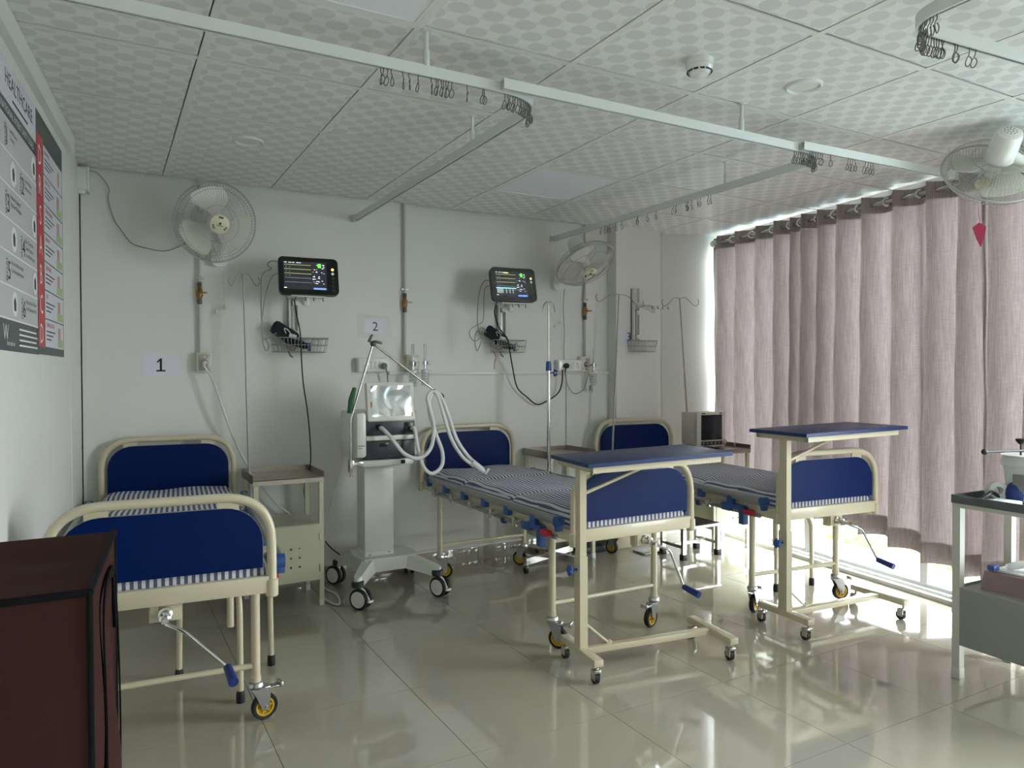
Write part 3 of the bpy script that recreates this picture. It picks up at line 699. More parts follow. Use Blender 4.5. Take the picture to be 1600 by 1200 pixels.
for i, ((x, y), dr) in enumerate(CA):
    sx = 1 if x > CX else -1; sy = 1 if y > CY else -1
    p0 = Vector((CX + .03 + sx * .12, CY + sy * .10, .215)); p1 = Vector((x, y, .165))
    arm = MB(); dv = (p1 - p0); sd = Vector((-dv.y, dv.x, 0)).normalized(); e = dv.normalized()
    for k, (w, zt, zb) in enumerate(((.06, .235, .155), (.045, .205, .135), (.034, .178, .125))):
        pass
    prof = [(0, .045, .237, .155), (.5, .036, .212, .14), (.9, .03, .188, .125), (1.0, .027, .182, .125), (1.1, .012, .176, .128)]
    vs = []; fs = []
    for s_, w, zt, zb in prof:
        q = p0 + dv * s_
        vs += [Vector((q.x, q.y, 0)) + sd * w + Vector((0, 0, zb)), Vector((q.x, q.y, 0)) - sd * w + Vector((0, 0, zb)), Vector((q.x, q.y, 0)) - sd * w * .75 + Vector((0, 0, zt)), Vector((q.x, q.y, 0)) + sd * w * .75 + Vector((0, 0, zt))]
    for k in range(len(prof) - 1):
        for j in range(4): fs.append((4 * k + j, 4 * k + (j + 1) % 4, 4 * k + 4 + (j + 1) % 4, 4 * k + 4 + j))
    fs += [(3, 2, 1, 0), tuple(4 * (len(prof) - 1) + j for j in range(4))]
    ao = B(arm.add(vs, fs), 'base_arm', 'vent_white', ang=50)
    B(MB().lathe([(.030, .122), (.036, .128), (.036, .152), (.030, .158)], Matrix.Translation((x, y, 0)), 18), 'bumper', 'charcoal', ao)
    an = math.atan2(dr[1], dr[0]) + (.9 if i == 0 else .1)
    T = Matrix.Translation((x, y, 0)) @ Matrix.Rotation(an, 4, 'Z')
    co = B(MB().cyl((0, 0, .13), (0, 0, .10), .012).prism([(-.016, .125), (.02, .125), (.045, .11), (.078, .06), (.07, .05), (.04, .085), (.0, .075)], -.008, .008, Matrix(((1, 0, 0, 0), (0, 0, -1, 0), (0, 1, 0, 0), (0, 0, 0, 1)))).bb(.07, .095, -.02, .02, .045, .055, .002).xf(T), 'caster', 'white_gloss')
    for s_ in (-1, 1):
        A = T @ Matrix.Translation((.022, s_ * .0205, .06)) @ Matrix.Rotation(PI / 2, 4, 'X')
        B(MB().lathe([(.046, -.011), (.056, -.011), (.06, -.006), (.06, .006), (.056, .011), (.046, .011)], A, 28, caps=False), 'tyre', 'black_rubber', co)
        B(MB().lathe([(.02, -.013), (.046, -.0115), (.046, .0115), (.02, .013)], A, 28), 'wheel_disc', 'white_gloss', co)
B(MB().bb(1.352, 1.532, 4.225, 4.38, .2655, .80, .003).bb(1.356, 1.528, 4.229, 4.376, .20, .79), 'column', 'vent_white'); B(MB().bb(1.352, 1.532, 4.225, 4.38, .21, .263, .003), 'column_foot', 'vent_white')
B(MB().bb(1.375, 1.388, 4.221, 4.226, .245, .249).bb(1.495, 1.508, 4.221, 4.226, .25, .254), 'cover_screws', 'dark_metal')
B(MB().bb(1.30, 1.62, 4.10, 4.40, .79, .83, .012), 'platform', 'vent_white')
B(MB().bb(1.535, 1.560, 4.094, 4.104, .80, .822), 'platform_latch', 'black_plastic')
# body: white shell, two dark recessed fronts
B(MB().bb(1.262, 1.632, 4.13, 4.42, .835, 1.115, .02), 'body', 'vent_white')
B(MB().bb(1.262, 1.325, 4.085, 4.20, .845, 1.11, .02), 'side_cheek', 'vent_white'); B(MB().bb(1.617, 1.640, 4.09, 4.20, .845, 1.11, .01), 'side_cheek', 'vent_white')
B(MB().bb(1.318, 1.622, 4.083, 4.14, .942, .972, .008), 'middle_band', 'vent_white')
B(MB().bb(1.318, 1.622, 4.098, 4.14, .972, 1.062, .004), 'front_panel', 'vent_dark'); B(MB().bb(1.305, 1.622, 4.092, 4.14, .836, .94, .006), 'front_panel', 'vent_dark')
B(MB().bb(1.555, 1.615, 4.094, 4.12, .985, 1.045, .004), 'port_block', 'black_plastic'); B(MB().bb(1.40, 1.455, 4.089, 4.10, .905, .93, .002), 'socket_strip', 'black_plastic')
B(MB().lathe([(.018, 0), (.018, .03), (.012, .034)], facing((1.40, 4.10, 1.02), (0, -1, 0)), 16), 'outlet_port', 'black_plastic')
B(MB().bb(1.27, 1.31, 4.0835, 4.0855, .915, .919).bb(1.27, 1.295, 4.0835, 4.0855, .902, .905), 'marking', 'ink_grey')
# tilted screen
TS = Matrix.Translation((1.478, 4.10, 1.052)) @ Matrix.Rotation(-.16, 4, 'X')
B(MB().bb(-.148, .148, -.02, .025, 0, .232, .012).xf(TS), 'screen_housing', 'vent_white')
g = MB(); nx = 24; vs = []
for j in range(nx + 1):
    for i in range(nx + 1):
        u, w = i / nx, j / nx; e = min(u, 1 - u, w, 1 - w) * 4; e = min(1, e)
        vs.append(TS @ Vector((-.122 + .244 * u, -.0215 - .006 * e * (.5 + .5 * math.sin(5.2 * u + 2.1 * w + .6)) * (.6 + .4 * math.cos(4.4 * w - 2 * u)), .03 + .18 * w)))
g.add(vs, [(j * (nx + 1) + i, j * (nx + 1) + i + 1, (j + 1) * (nx + 1) + i + 1, (j + 1) * (nx + 1) + i) for j in range(nx) for i in range(nx)])
B(g, 'screen_film', 'film', ang=80)
B(MB().bb(-.128, -.12, -.024, -.02, .085, .115).bb(.118, .126, -.024, -.02, .025, .05).xf(TS), 'film_tab', 'brass')
# articulated hose arm clamped on the left rail
P = lambda x, y, Y=4.12: onY(x, y, Y)
B(MB().bb(1.235, 1.305, 4.10, 4.13, .80, .825, .003).bb(1.225, 1.25, 4.095, 4.14, .765, .835, .003).cyl((1.238, 4.115, .765), (1.238, 4.115, .74), .008), 'arm_clamp', 'steel')
j0 = Vector((1.238, 4.115, .80)); j1 = P(583, 537); j2 = P(677, 609)
lowp = P(548, 655, 4.115)
ar = B(MB().tube([j0, lowp, j1], .0075, 12), 'hose_arm', 'steel')
B(MB().tube([j1, j2], .0065, 12), 'hose_arm', 'steel')
B(MB().ball(j1, (.018, .018, .018)).box(j1 + Vector((-.018, -.01, .03)), (.018, .012, .05), .004, Matrix.Rotation(.5, 3, 'Y')).box(j1 + Vector((.028, -.01, .008)), (.05, .012, .016), .004, Matrix.Rotation(.2, 3, 'Y')), 'arm_joint', 'dark_metal')
B(MB().tube([j2, j2 + Vector((.02, -.01, -.02))], .009, 10).tube(smoothp([j2 + Vector((.02, -.01, -.02)), j2 + Vector((.045, -.04, -.03)), j2 + Vector((.04, -.06, -.055)), j2 + Vector((.02, -.05, -.05))]), .004, 8), 'arm_hook', 'dark_metal')
B(MB().tube([P(554, 606, 4.113), P(549, 625, 4.108), P(546, 646, 4.112)], [.012, .018, .013], 8), 'green_wrap', 'green_tape')
def hose(pts, r=.0125, par=t):
    q = smoothp(pts, 10); pp = [q[0]]; acc = 0; step = .006                    # even spacing, then corrugate
    for a, c in zip(q, q[1:]):
        d_ = (c - a).length; pos = step - acc
        while pos <= d_: pp.append(a + (c - a) * (pos / d_)); pos += step
        acc = (acc + d_) % step
    return B(MB().tube(pp, [r * (1.0 if i % 2 else .84) for i in range(len(pp))], 10), 'breathing_hose', 'hose', par, ang=80)
hk = j2 + Vector((.03, -.04, -.02))
hx, hz = hk.x, hk.z
hose([(1.40, 4.07, 1.02), (1.405, 4.03, 1.01), P(612, 685, 3.98), P(632, 709, 3.95), P(655, 716, 3.94), P(673, 700, 3.95), P(678, 668, 4.0), P(672, 640, 4.02), P(668, 622, 4.03), P(674, 612, 4.04), P(683, 617, 4.03), P(692, 645, 4.02), P(705, 685, 4.01), P(722, 713, 4.0), P(741, 729, 3.98)])
hose([(1.60, 4.09, 1.01), P(648, 672, 4.04), P(653, 700, 4.0), P(661, 728, 3.97), P(675, 740, 3.96), P(690, 728, 3.97), P(691, 706, 3.99), P(681, 678, 4.01), P(671, 645, 4.03), P(672, 622, 4.045), P(680, 612, 4.045), P(690, 622, 4.04), P(701, 650, 4.03), P(713, 685, 4.02), P(729, 710, 4.01), P(745, 726, 3.99)])
e0, e1, e2 = P(738, 722, 3.985), P(757, 738, 3.96), P(765, 736, 3.95)
B(MB().tube([e0, e0.lerp(e1, .75), e1], [.02, .022, .01], 12).tube([P(758, 741, 3.95), P(764, 732, 3.95)], .008, 10), 'hose_connector', 'clear_plastic')
# ================================================================== WALL MONITORS on height-adjusting brackets
def cord_of(root, pts, r, m, seg=7):
    return MB().tube(smoothp(pts, seg), r, 8).build('cord', m, root, world=True, ang=80)
def cable(name, pts, r, m, label, seg=7, group=None):
    return solo(MB().tube(smoothp(pts, seg), r, 8), name, m, label, 'cable', group, ang=80)
def bracket(xc, yw, zb, label, arm_to, w=.34, zl=.44):
    t = thing('monitor_bracket', label, 'wall bracket', (xc, yw, zb), group='wall brackets with wire baskets')
    B = lambda m, nm, ma, par=None, **k: m.build(nm, ma, par or t, world=True, **k)
    x0 = xc - .005
    B(MB().bb(x0 - .03, x0 + .03, yw - .012, yw, zb + .03, zb + zl).bb(x0 - .03, x0 - .022, yw - .04, yw, zb + .03, zb + zl).bb(x0 + .022, x0 + .03, yw - .04, yw, zb + .03, zb + zl), 'channel', 'white_paint')
    B(MB().bb(x0 - .008, x0 + .008, yw - .02, yw - .012, zb + .06, zb + .28), 'slot', 'grey_alu')
    for z in (zb + .25, zb + .06): B(MB().lathe([(.018, 0), (.018, .018), (.01, .022)], facing((x0 + .005, yw - .035, z), (0, -1, 0)), 16), 'knob', 'white_plastic')
    a = Vector(arm_to)
    B(MB().bar((x0, yw - .03, zb + zl - .12), (a.x, a.y, a.z - .045), .03, .03), 'arm', 'white_paint')
    B(MB().cyl((a.x, a.y, a.z - .06), (a.x, a.y, a.z - .012), .018).bb(a.x - .1, a.x + .1, a.y - .06, a.y + .06, a.z - .012, a.z - .004, .002), 'tilt_plate', 'white_paint')
    k = MB()
    for dx in (-.075, -.02, .03, .085): k.tube([(a.x + dx, a.y - .055, a.z - .012), (a.x + dx, a.y - .055, a.z - .03), (a.x + dx + .004, a.y - .062, a.z - .034)], .003, 6)
    B(k, 'plate_screws', 'dark_metal')
    # wire basket
    d_ = .12; zt = zb + .03; zo = zb - .055; y1 = yw - .012; y0 = y1 - d_
    bk = MB(); cx = xc + .02
    def ring(z, ww, dd, r=.0025): bk.tube(fillet([(cx - ww / 2, y1, z), (cx - ww / 2, y1 - dd, z), (cx + ww / 2, y1 - dd, z), (cx + ww / 2, y1, z)], .035, 5, True), r, 6, True)
    ring(zt, w, d_, .003); ring((zt + zo) / 2, w - .01, d_ - .006); ring(zo, w - .03, d_ - .015, .003)
    n = 15
    for i in range(n):
        u = (i + .5) / n - .5
        bk.tube([(cx + u * (w - .02), y0, zt), (cx + u * (w - .05), y0 + .012, zo), (cx + u * (w - .05), y1, zo), (cx + u * (w - .02), y1, zt)], .0018, 5)
    for yy in (y1 - .03, y1 - .06, y1 - .09): bk.tube([(cx - w / 2, yy, zt), (cx - w / 2 + .015, yy, zo), (cx + w / 2 - .015, yy, zo), (cx + w / 2, yy, zt)], .0018, 5)
    B(bk, 'wire_basket', 'wire_grey')
    return t
def wmonitor(c, tilt, yaw, w, h, label, extra):
    t = thing('patient_monitor', label, 'monitor', c, (tilt, 0, yaw), 'patient monitors on the wall')
    fw = Matrix(((1, 0, 0, 0), (0, 0, -1, 0), (0, 1, 0, 0), (0, 0, 0, 1)))        # local x, up -> xz plane, z faces the room
    MB().prism(rrect(w, h, .028, 6), -.03, 0, fw).prism(rrect(w - .01, h - .01, .024, 6), -.05, -.03, fw).build('housing', 'black_plastic', t)
    MB().prism(rrect(w - .03, h - .03, .02, 5), -.085, -.05, fw).build('back_shell', 'white_plastic', t)
    MB().bb(-.05, .035, -.004, .03, h / 2 - .002, h / 2 + .006, .002).build('alarm_light', 'monitor_beige', t)
    sw, sh = w * .715, h * .76; sx = -w * .06
    F = fw @ Matrix.Translation((sx, 0, .0008))
    MB().prism([(-sw / 2, -sh / 2), (sw / 2, -sh / 2), (sw / 2, sh / 2), (-sw / 2, sh / 2)], 0, .0004, F).build('screen', 'scr_bg', t)
    def R(m, x0, x1, y0, y1): m.prism([(sw * (x0 - .5), sh * (y0 - .5)), (sw * (x1 - .5), sh * (y0 - .5)), (sw * (x1 - .5), sh * (y1 - .5)), (sw * (x0 - .5), sh * (y1 - .5))], .0004, .0009, F); return m
    m = MB()
    for k, (y, x1) in enumerate(((.93, .45), (.865, .64))): pass
    g_ = MB(); wv = MB(); tx = MB(); gr = MB(); bl = MB(); ye = MB()
    for k in range(5): R(wv if k < 3 else gr, .02, .64, .87 - .155 * k, .878 - .155 * k)
    rr = random.Random(4)
    for x in (.02, .12, .2, .3): R(tx, x, x + .06 + .05 * (x > .25), .945, .96)
    for k in range(26):
        x, y = rr.uniform(.66, .94), rr.uniform(.15, .92); R(tx if k % 3 else gr, x, x + rr.uniform(.015, .05), y, y + rr.uniform(.012, .03))
    for k in range(6): R(gr, .05 + .08 * (k % 2), .07 + .08 * (k % 2), .78 - .15 * (k // 2), .795 - .15 * (k // 2))
    R(tx, .0, .06, .04, .065); R(g_, .80, .88, .80, .95); R(bl, .68, .98, .02, .08)
    if extra:
        c_ = MB(); R(c_, .0, .64, .315, .35); c_.build('trend_bar', 'scr_cyan', t)
        R(gr, .02, .22, .13, .31)
        for x in (.30, .41, .51): R(gr, x, x + .035, .13, .30)
        R(ye, .27, .43, .925, .96)
    else: R(ye, .7, .74, .72, .74)
    wv.build('trace_line', 'scr_yellow', t); tx.build('readout', 'scr_white', t); gr.build('readout', 'scr_grey', t); g_.build('heart_rate', 'scr_green', t); bl.build('soft_key_bar', 'scr_blue', t); ye.build('alarm_field', 'scr_amber', t)
    for k, (mm) in enumerate(('scr_amber', 'scr_grey', 'charcoal', 'charcoal', 'charcoal', 'charcoal')):
        MB().lathe([(.0085, 0), (.0085, .0015), (.007, .002)], fw @ Matrix.Translation((w / 2 - .033, h * .2 - k * .026, 0)), 14).build('key', mm, t)
    return t
m1 = wmonitor((1.062, 4.35, 1.912), math.radians(-13), math.radians(-4), .345, .228, 'black patient monitor with green number, above the number 1 bed locker', False)
m2 = wmonitor((2.452, 4.35, 1.941), math.radians(-13), math.radians(-4), .33, .236, 'black patient monitor under clear wrap with a cyan trend bar', True)
solo(MB().prism(rrect(.342, .248, .03, 6), .004, .006, wm(m2) @ Matrix(((1, 0, 0, 0), (0, 0, -1, 0), (0, 1, 0, 0), (0, 0, 0, 1)))), 'plastic_wrap', 'acrylic' if False else 'pane', 'clear plastic wrap over the monitor with the cyan bar', 'plastic wrap')
bracket(1.04, YB, 1.525, 'white wall bracket and wire basket under the monitor with green number', (1.06, 4.41, 1.80))
bracket(2.515, YB, 1.54, 'white wall bracket and wire basket under the plastic-wrapped monitor', (2.46, 4.41, 1.82), w=.27)
bracket(3.655, PY, 1.555, 'empty white wall bracket with bare wire basket on the pillar', (3.765, 4.44, 1.862), w=.235)
# contents of the two full baskets
def pile(cx, cz, label, flip=1):
    t = thing('cuff_bundle', label, 'blood pressure cuff', (cx, 4.60, cz - .05), group='cuffs in the wire baskets')
    B = lambda m, nm, ma, **k: m.build(nm, ma, t, world=True, **k)
    B(MB().box((cx - .07, 4.585, cz + .055), (.17, .05, .085), .02, Matrix.Rotation(.55, 3, 'Y')).box((cx + .0, 4.59, cz - .005), (.15, .06, .04), .015, Matrix.Rotation(.3, 3, 'Y')), 'cuff', 'cuff')
    k = MB(); rr = random.Random(int(cx * 100))
    for q in range(7):
        o = Vector((cx + rr.uniform(-.06, .13), 4.585 + rr.uniform(-.03, .03), cz + rr.uniform(-.03, .02))); R_ = rr.uniform(.018, .032)
        k.tube([o + Vector((R_ * math.cos(a), .012 * math.sin(2 * a), R_ * math.sin(a))) for a in [2 * PI * i / 16 for i in range(16)]], .003, 6, True)
    B(k, 'lead_coils', 'cable_grey')
    B(MB().box((cx - .03, 4.555, cz + .035), (.045, .02, .025), .004, Matrix.Rotation(.3, 3, 'Y')).tube(smoothp([(cx - .03, 4.55, cz + .03), (cx - .06, 4.54, cz + .07), (cx - .08, 4.55, cz + .08), (cx - .07, 4.55, cz + .05)]), .003, 6), 'finger_probe', 'white_plastic')
    B(MB().box((cx + .07, 4.56, cz - .03), (.02, .02, .05), .004), 'blue_clip', 'blue_dark')
    B(MB().tube([(cx - .06, 4.535, cz - .055), (cx - .05, 4.53, cz - .085), (cx - .035, 4.53, cz - .095)], .005, 6), 'lead_end', 'green_cable')
pile(1.04, 1.53, 'dark cuff and leads heaped in the basket under the green-number monitor')
pile(2.50, 1.545, 'dark cuff and leads heaped in the basket under the plastic-wrapped monitor')
for i, (a, c) in enumerate(((((437, 409), (424, 408), (418, 414), (424, 420), (412, 426), (408, 445), (409, 500), (411, 535), (416, 548), (420, 540), (414, 528)), 'grey sensor lead looping from the green-number monitor to its basket'),)):
    cable('sensor_lead', [onY(x, y, 4.44) for x, y in a], .0035, 'cable_grey', c)
cable('sensor_lead', [onY(x, y, 4.44) for x, y in ((436, 426), (425, 432), (418, 450), (412, 480), (409, 510), (411, 530), (424, 526), (432, 520))], .003, 'cable_grey', 'thin grey lead beside the green-number monitor')
cable('sensor_lead', [onY(x, y, 4.44) for x, y in ((768, 439), (756, 440), (748, 462), (746, 505), (752, 530), (745, 548), (742, 525), (752, 512), (760, 520))], .0035, 'cable_grey', 'grey sensor lead looping beside the plastic-wrapped monitor')
cable('sensor_lead', [onY(x, y, 4.45) for x, y in ((768, 446), (758, 450), (756, 470), (755, 500), (745, 508), (735, 515), (734, 524), (742, 533), (754, 525))], .003, 'cable_grey', 'thin grey lead dropping to the basket under the wrapped monitor')
cable('ecg_lead', [onY(x, y, 4.50) for x, y in ((771, 549), (775, 558), (773, 565), (772, 577))], .0025, 'red_plastic', 'red lead hanging below the basket of the wrapped monitor')
cord_of(m1, [onY(x, y, 4.50) for x, y in ((460, 468), (463, 490), (469, 520), (471, 560), (474, 600), (480, 640), (484, 680), (485, 724))] + [Vector((1.075, 4.55, .66)), Vector((1.08, 4.56, .55)), Vector((1.12, 4.56, .42)), Vector((1.22, 4.57, .26)), Vector((1.30, 4.58, .18))], .004, 'cable_black')
cord_of(m2, [onY(x, y, Y) for x, y, Y in ((776, 472, 4.44), (773, 490, 4.46), (780, 512, 4.5), (793, 530, 4.5), (797, 552, 4.54), (801, 575, 4.58), (808, 605, 4.62), (824, 621, 4.62), (839, 632, 4.62), (854, 627, 4.62), (872, 614, 4.62), (878, 598, 4.6), (879, 578, 4.60))], .005, 'cable_black')
cable('hose_line', [onY(318, 570, 4.58), onY(335, 600, 4.56), onY(352, 650, 4.56), onY(372, 700, 4.58), onY(395, 740, 4.6), onY(430, 785, 4.6), Vector((1.05, 4.61, .40)), Vector((1.12, 4.60, .16)), Vector((1.17, 4.50, .02)), Vector((1.20, 4.30, .012)), Vector((1.16, 4.12, .012)), Vector((1.12, 4.28, .012)), Vector((1.15, 4.47, .06)), Vector((1.19, 4.50, .36)), onY(540, 690, 4.45), Vector((1.262, 4.40, .92))], .0065, 'cable_white', 'white oxygen hose running from the wall outlet to the ventilator')
# ================================================================== WALL SERVICES: pipes, valves, outlets, switch boards
def gas_drop(x, label, zt=1.45, xo=0):
    t = thing('gas_pipe', label, 'pipe', (x, YB, zt), group='vertical gas pipes')
    B = lambda m, nm, ma, **k: m.build(nm, ma, t, world=True, **k)
    y = YB - .02
    B(MB().cyl((x, y, zt), (x, y, H), .0085, n=12), 'pipe', 'pipe_paint')
    B(MB().bb(x - .022, x + .022, y - .006, y + .02, 1.895, 1.903).cyl((x + .018, y - .01, 1.899), (x + .018, y + .02, 1.899), .004), 'pipe_clip', 'steel')
    B(MB().lathe([(.011, 1.745), (.014, 1.75), (.014, 1.775), (.010, 1.778)], Matrix.Translation((x, y, 0)), 12).lathe([(.010, 1.842), (.014, 1.846), (.014, 1.87), (.011, 1.874)], Matrix.Translation((x, y, 0)), 12), 'valve_nut', 'dark_metal')
    B(MB().lathe([(.010, 1.775), (.017, 1.79), (.019, 1.81), (.017, 1.83), (.010, 1.845)], Matrix.Translation((x, y, 0)), 14).cyl((x, y, 1.81), (x, y - .04, 1.81), .007), 'valve_body', 'brass')
    B(MB().box((x + .012, y - .04, 1.81), (.05, .008, .009), .003), 'valve_handle', 'brass')
gas_drop(.495, 'grey gas pipe with brass valve behind the straight-facing wall fan')
gas_drop(1.770, 'grey gas pipe with brass valve beside the number 2 sheet')
gas_drop(3.240, 'grey gas pipe with brass valve next to the pillar')
def gas_box(x, label):
    t = thing('gas_outlet', label, 'gas outlet', (x, YB, 1.40), group='ivory gas outlets')
    B = lambda m, nm, ma, **k: m.build(nm, ma, t, world=True, **k)
    B(MB().bb(x - .042, x + .042, YB - .055, YB, 1.345, 1.46, .005), 'box', 'ivory_plastic')
    B(MB().bb(x - .034, x + .034, YB - .058, YB - .054, 1.355, 1.45, .002), 'face_plate', 'wire_grey')
    B(MB().lathe([(.02, 0), (.02, .02), (.012, .03)], facing((x, YB - .057, 1.40), (0, -1, 0)), 16).cyl((x, YB - .058, 1.435), (x, YB - .062, 1.435), .005).cyl((x, YB - .058, 1.365), (x, YB - .062, 1.365), .005), 'probe_socket', 'steel')
gas_box(.515, 'ivory gas outlet with a white hose plugged in, near the number 1 sheet')
gas_box(1.815, 'ivory gas outlet with flowmeters beside the ventilator arm')
gas_box(3.225, 'ivory gas outlet with a flowmeter beside the pillar')
def flow(x, y, z, label, s=1):
    t = thing('flowmeter', label, 'flowmeter', (x, y, z), group='oxygen flowmeters')
    B = lambda m, nm, ma, **k: m.build(nm, ma, t, world=True, **k)
    B(MB().lathe([(.006, .0), (.012, .004), (.012, .028), (.008, .032)], Matrix.Translation((x, y, z - .015)), 14).cyl((x, y, z), (x, 4.605, z), .007).cyl((x, y, z - .01), (x, y, z - .05), .007), 'body', 'chrome')
    B(MB().lathe([(.010, 0), (.013, .003), (.013, .018), (.010, .02)], facing((x + .016, y, z), (1, 0, 0)), 14), 'knob', 'clear_plastic')
    B(MB().lathe([(.0095, z + .015), (.0095, z + .125), (.006, z + .13)], Matrix.Translation((x, y, 0)), 14), 'sight_tube', 'acrylic')
    B(MB().lathe([(.024, z - .065), (.024, z - .045), (.01, z - .04)], Matrix.Translation((x, y, 0)), 16).cyl((x + .02, y, z - .05), (x + .045, y, z - .05), .004), 'bottle_cap', 'clear_plastic')
    B(MB().lathe([(.015, z - .155), (.024, z - .15), (.026, z - .07), (.022, z - .065)], Matrix.Translation((x, y, 0)), 18), 'bottle', 'acrylic')
    m = MB()
    for k in range(3): m.lathe([(.0262, z - .09 - .02 * k), (.0262, z - .088 - .02 * k)], Matrix.Translation((x, y, 0)), 18, caps=False)
    B(m, 'bottle_marks', 'ink_grey')
flow(1.795, 4.56, 1.40, 'clear oxygen flowmeter and bottle directly on the outlet by the ventilator'); flow(1.885, 4.57, 1.405, 'clear oxygen flowmeter and bottle on the side arm by the ventilator'); flow(3.265, 4.56, 1.395, 'clear oxygen flowmeter and bottle beside the pillar')
def board(x, z, w, h, label, mods, group='white switch boards'):
    t = thing('switch_board', label, 'switch board', (x, YB, z), group=group)
    B = lambda m, nm, ma, par=None, **k: m.build(nm, ma, par or t, world=True, **k)
    B(MB().bb(x - w / 2, x + w / 2, YB - .045, YB, z - h / 2, z + h / 2, .004), 'box', 'white_plastic'); B(MB().bb(x - w / 2 + .002, x + w / 2 - .002, YB - .052, YB - .044, z - h / 2 + .002, z + h / 2 - .002, .003), 'face', 'white_gloss')
    for dx, kind in mods:
        c = x + dx
        if kind == 'switch':
            for s_ in (-1, 1): B(MB().bb(c + s_ * .0125 - .012, c + s_ * .0125 + .012, YB - .056, YB - .051, z - .024, z + .024, .002), 'rocker', 'white_plastic')
        else:
            so = B(MB().bb(c - .024, c + .024, YB - .055, YB - .051, z - .024, z + .024, .002), 'socket', 'white_gloss')
            B(MB().cyl((c, YB - .0545, z + .012), (c, YB - .0562, z + .012), .0045, n=10).cyl((c - .010, YB - .0545, z - .008), (c - .010, YB - .0562, z - .008), .0035, n=10).cyl((c + .010, YB - .0545, z - .008), (c + .010, YB - .0562, z - .008), .0035, n=10), 'socket_hole', 'black_plastic', so)
    return t
board(1.545, 1.39, .215, .092, 'white switch board above the ventilator screen', ((-.055, 'sock'), (.0, 'switch'), (.058, 'sock')))
board(3.085, 1.39, .215, .088, 'white switch board behind the steel drip stand', ((-.05, 'sock'), (.005, 'switch'), (.058, 'sock')))
def plug(c, m, cordpts, label):
    t = thing('power_plug', label, 'plug', c)
    MB().lathe([(.019, 0), (.021, .01), (.019, .03), (.010, .036)], facing(c, (0, -1, 0)), 16).build('plug_body', m, t, world=True)
    MB().tube(smoothp([Vector(c) + Vector((0, -.03, -.004))] + cordpts, 6), .0045, 8).build('cord', m, t, world=True, ang=80)
plug((1.605, YB - .056, 1.385), 'knob_grey', [Vector((1.622, YB - .07, 1.36)), Vector((1.632, YB - .06, 1.31)), Vector((1.637, YB - .05, 1.26)), Vector((1.63, YB - .05, 1.12))], 'grey round plug in the switch board above the ventilator')
plug((3.035, YB - .056, 1.388), 'black_plastic', [Vector((3.035, YB - .06, 1.36)), Vector((3.03, YB - .06, 1.33))], 'black plug in the switch board behind the drip stand')
solo(MB().bb(1.66, PX0, YB - .016, YB, 1.325, 1.348, .003), 'cable_duct', 'white_plastic', 'white cable duct running along the wall at outlet height', 'cable duct')
solo(MB().bb(3.075, 3.092, YB - .014, YB, .70, 1.325, .003), 'cable_duct', 'white_plastic', 'white cable duct dropping from the switch board behind the drip stand', 'cable duct')
cable('fan_cord', [onY(882, 452, 4.62), onY(880, 480, 4.63), onY(882, 520, 4.63), onY(881, 550, 4.63), onY(883, 580, 4.62), onY(887, 602, 4.63), onY(898, 615, 4.63), onY(912, 608, 4.63), onY(920, 585, 4.62), onY(923, 600, 4.60)], .003, 'cable_grey', 'thin grey fan cord hanging with its loose plug by the pillar')
solo(MB().box(onY(923, 606, 4.60), (.022, .018, .04), .005).cyl(onY(921, 608, 4.6), onY(921, 613, 4.6), .003, n=8).cyl(onY(925, 608, 4.6), onY(925, 613, 4.6), .003, n=8), 'loose_plug', 'cable_grey', 'grey two-pin plug dangling below the flowmeter by the pillar', 'plug')
# number sheets
def sheet(x, z, w, h, num, yw, label, taped=0, size=.1, rx=0):
    t = thing('number_sheet', label, 'paper sign', (x, yw, z), group='bed number sheets')
    B = lambda m, nm, ma, **k: m.build(nm, ma, t, world=True, **k)
    if taped: B(MB().prism([(-w / 2 - .045, -h / 2 - .03), (w / 2 + .05, -h / 2 - .025), (w / 2 + .035, h / 2 + .02), (-w / 2 - .045, h / 2 + .035)], 0, .0008, basis((x, yw, z), *WY)), 'tape', 'tape')
    else: B(MB().prism([(-w / 2 - .03, -h / 2 - .03), (w / 2 + .02, -h / 2 - .02), (w / 2 + .02, h / 2 + .022), (-w / 2 - .03, h / 2 + .02)], 0, .0004, basis((x, yw, z), *WY)), 'tape', 'wall')
    B(MB().prism([(-w / 2, -h / 2), (w / 2, -h / 2), (w / 2, h / 2), (-w / 2, h / 2)], .0008, .0016, basis((x, yw, z), *WY)), 'paper', 'paper')
    m = MB(); Q = basis((x, yw - .0018, z), *WY)
    if num == '1':                                        # drawn with a flag and a foot, as printed
        h_ = size * .72; m.prism([(-.006, -h_ / 2), (.006, -h_ / 2), (.006, h_ / 2), (-.003, h_ / 2), (-.006, h_ / 2 - .004)], 0, .0003, Q).prism([(-.022, h_ / 2 - .02), (-.019, h_ / 2 - .026), (.0, h_ / 2 - .012), (-.003, h_ / 2)], 0, .0003, Q).prism([(-.024, -h_ / 2), (.024, -h_ / 2), (.024, -h_ / 2 + .009), (-.024, -h_ / 2 + .009)], 0, .0003, Q)
    else: write(m, num, Q, size, -.018 + rx, -size * .36, 'l')
    B(m, 'number', 'ink', smooth=False)
sheet(.287, 1.388, .19, .135, '1', YB, 'white sheet printed with the number 1 on the wall', size=.105, rx=.01)
sheet(1.565, 1.648, .145, .095, '2', YB, 'taped sheet printed with the number 2 above the switch board', taped=1, size=.085, rx=.005)
sheet(3.56, 1.62, .11, .11, '3', PY, 'white sheet with a half hidden number 3 beside the pillar bracket', size=.095, rx=.04)
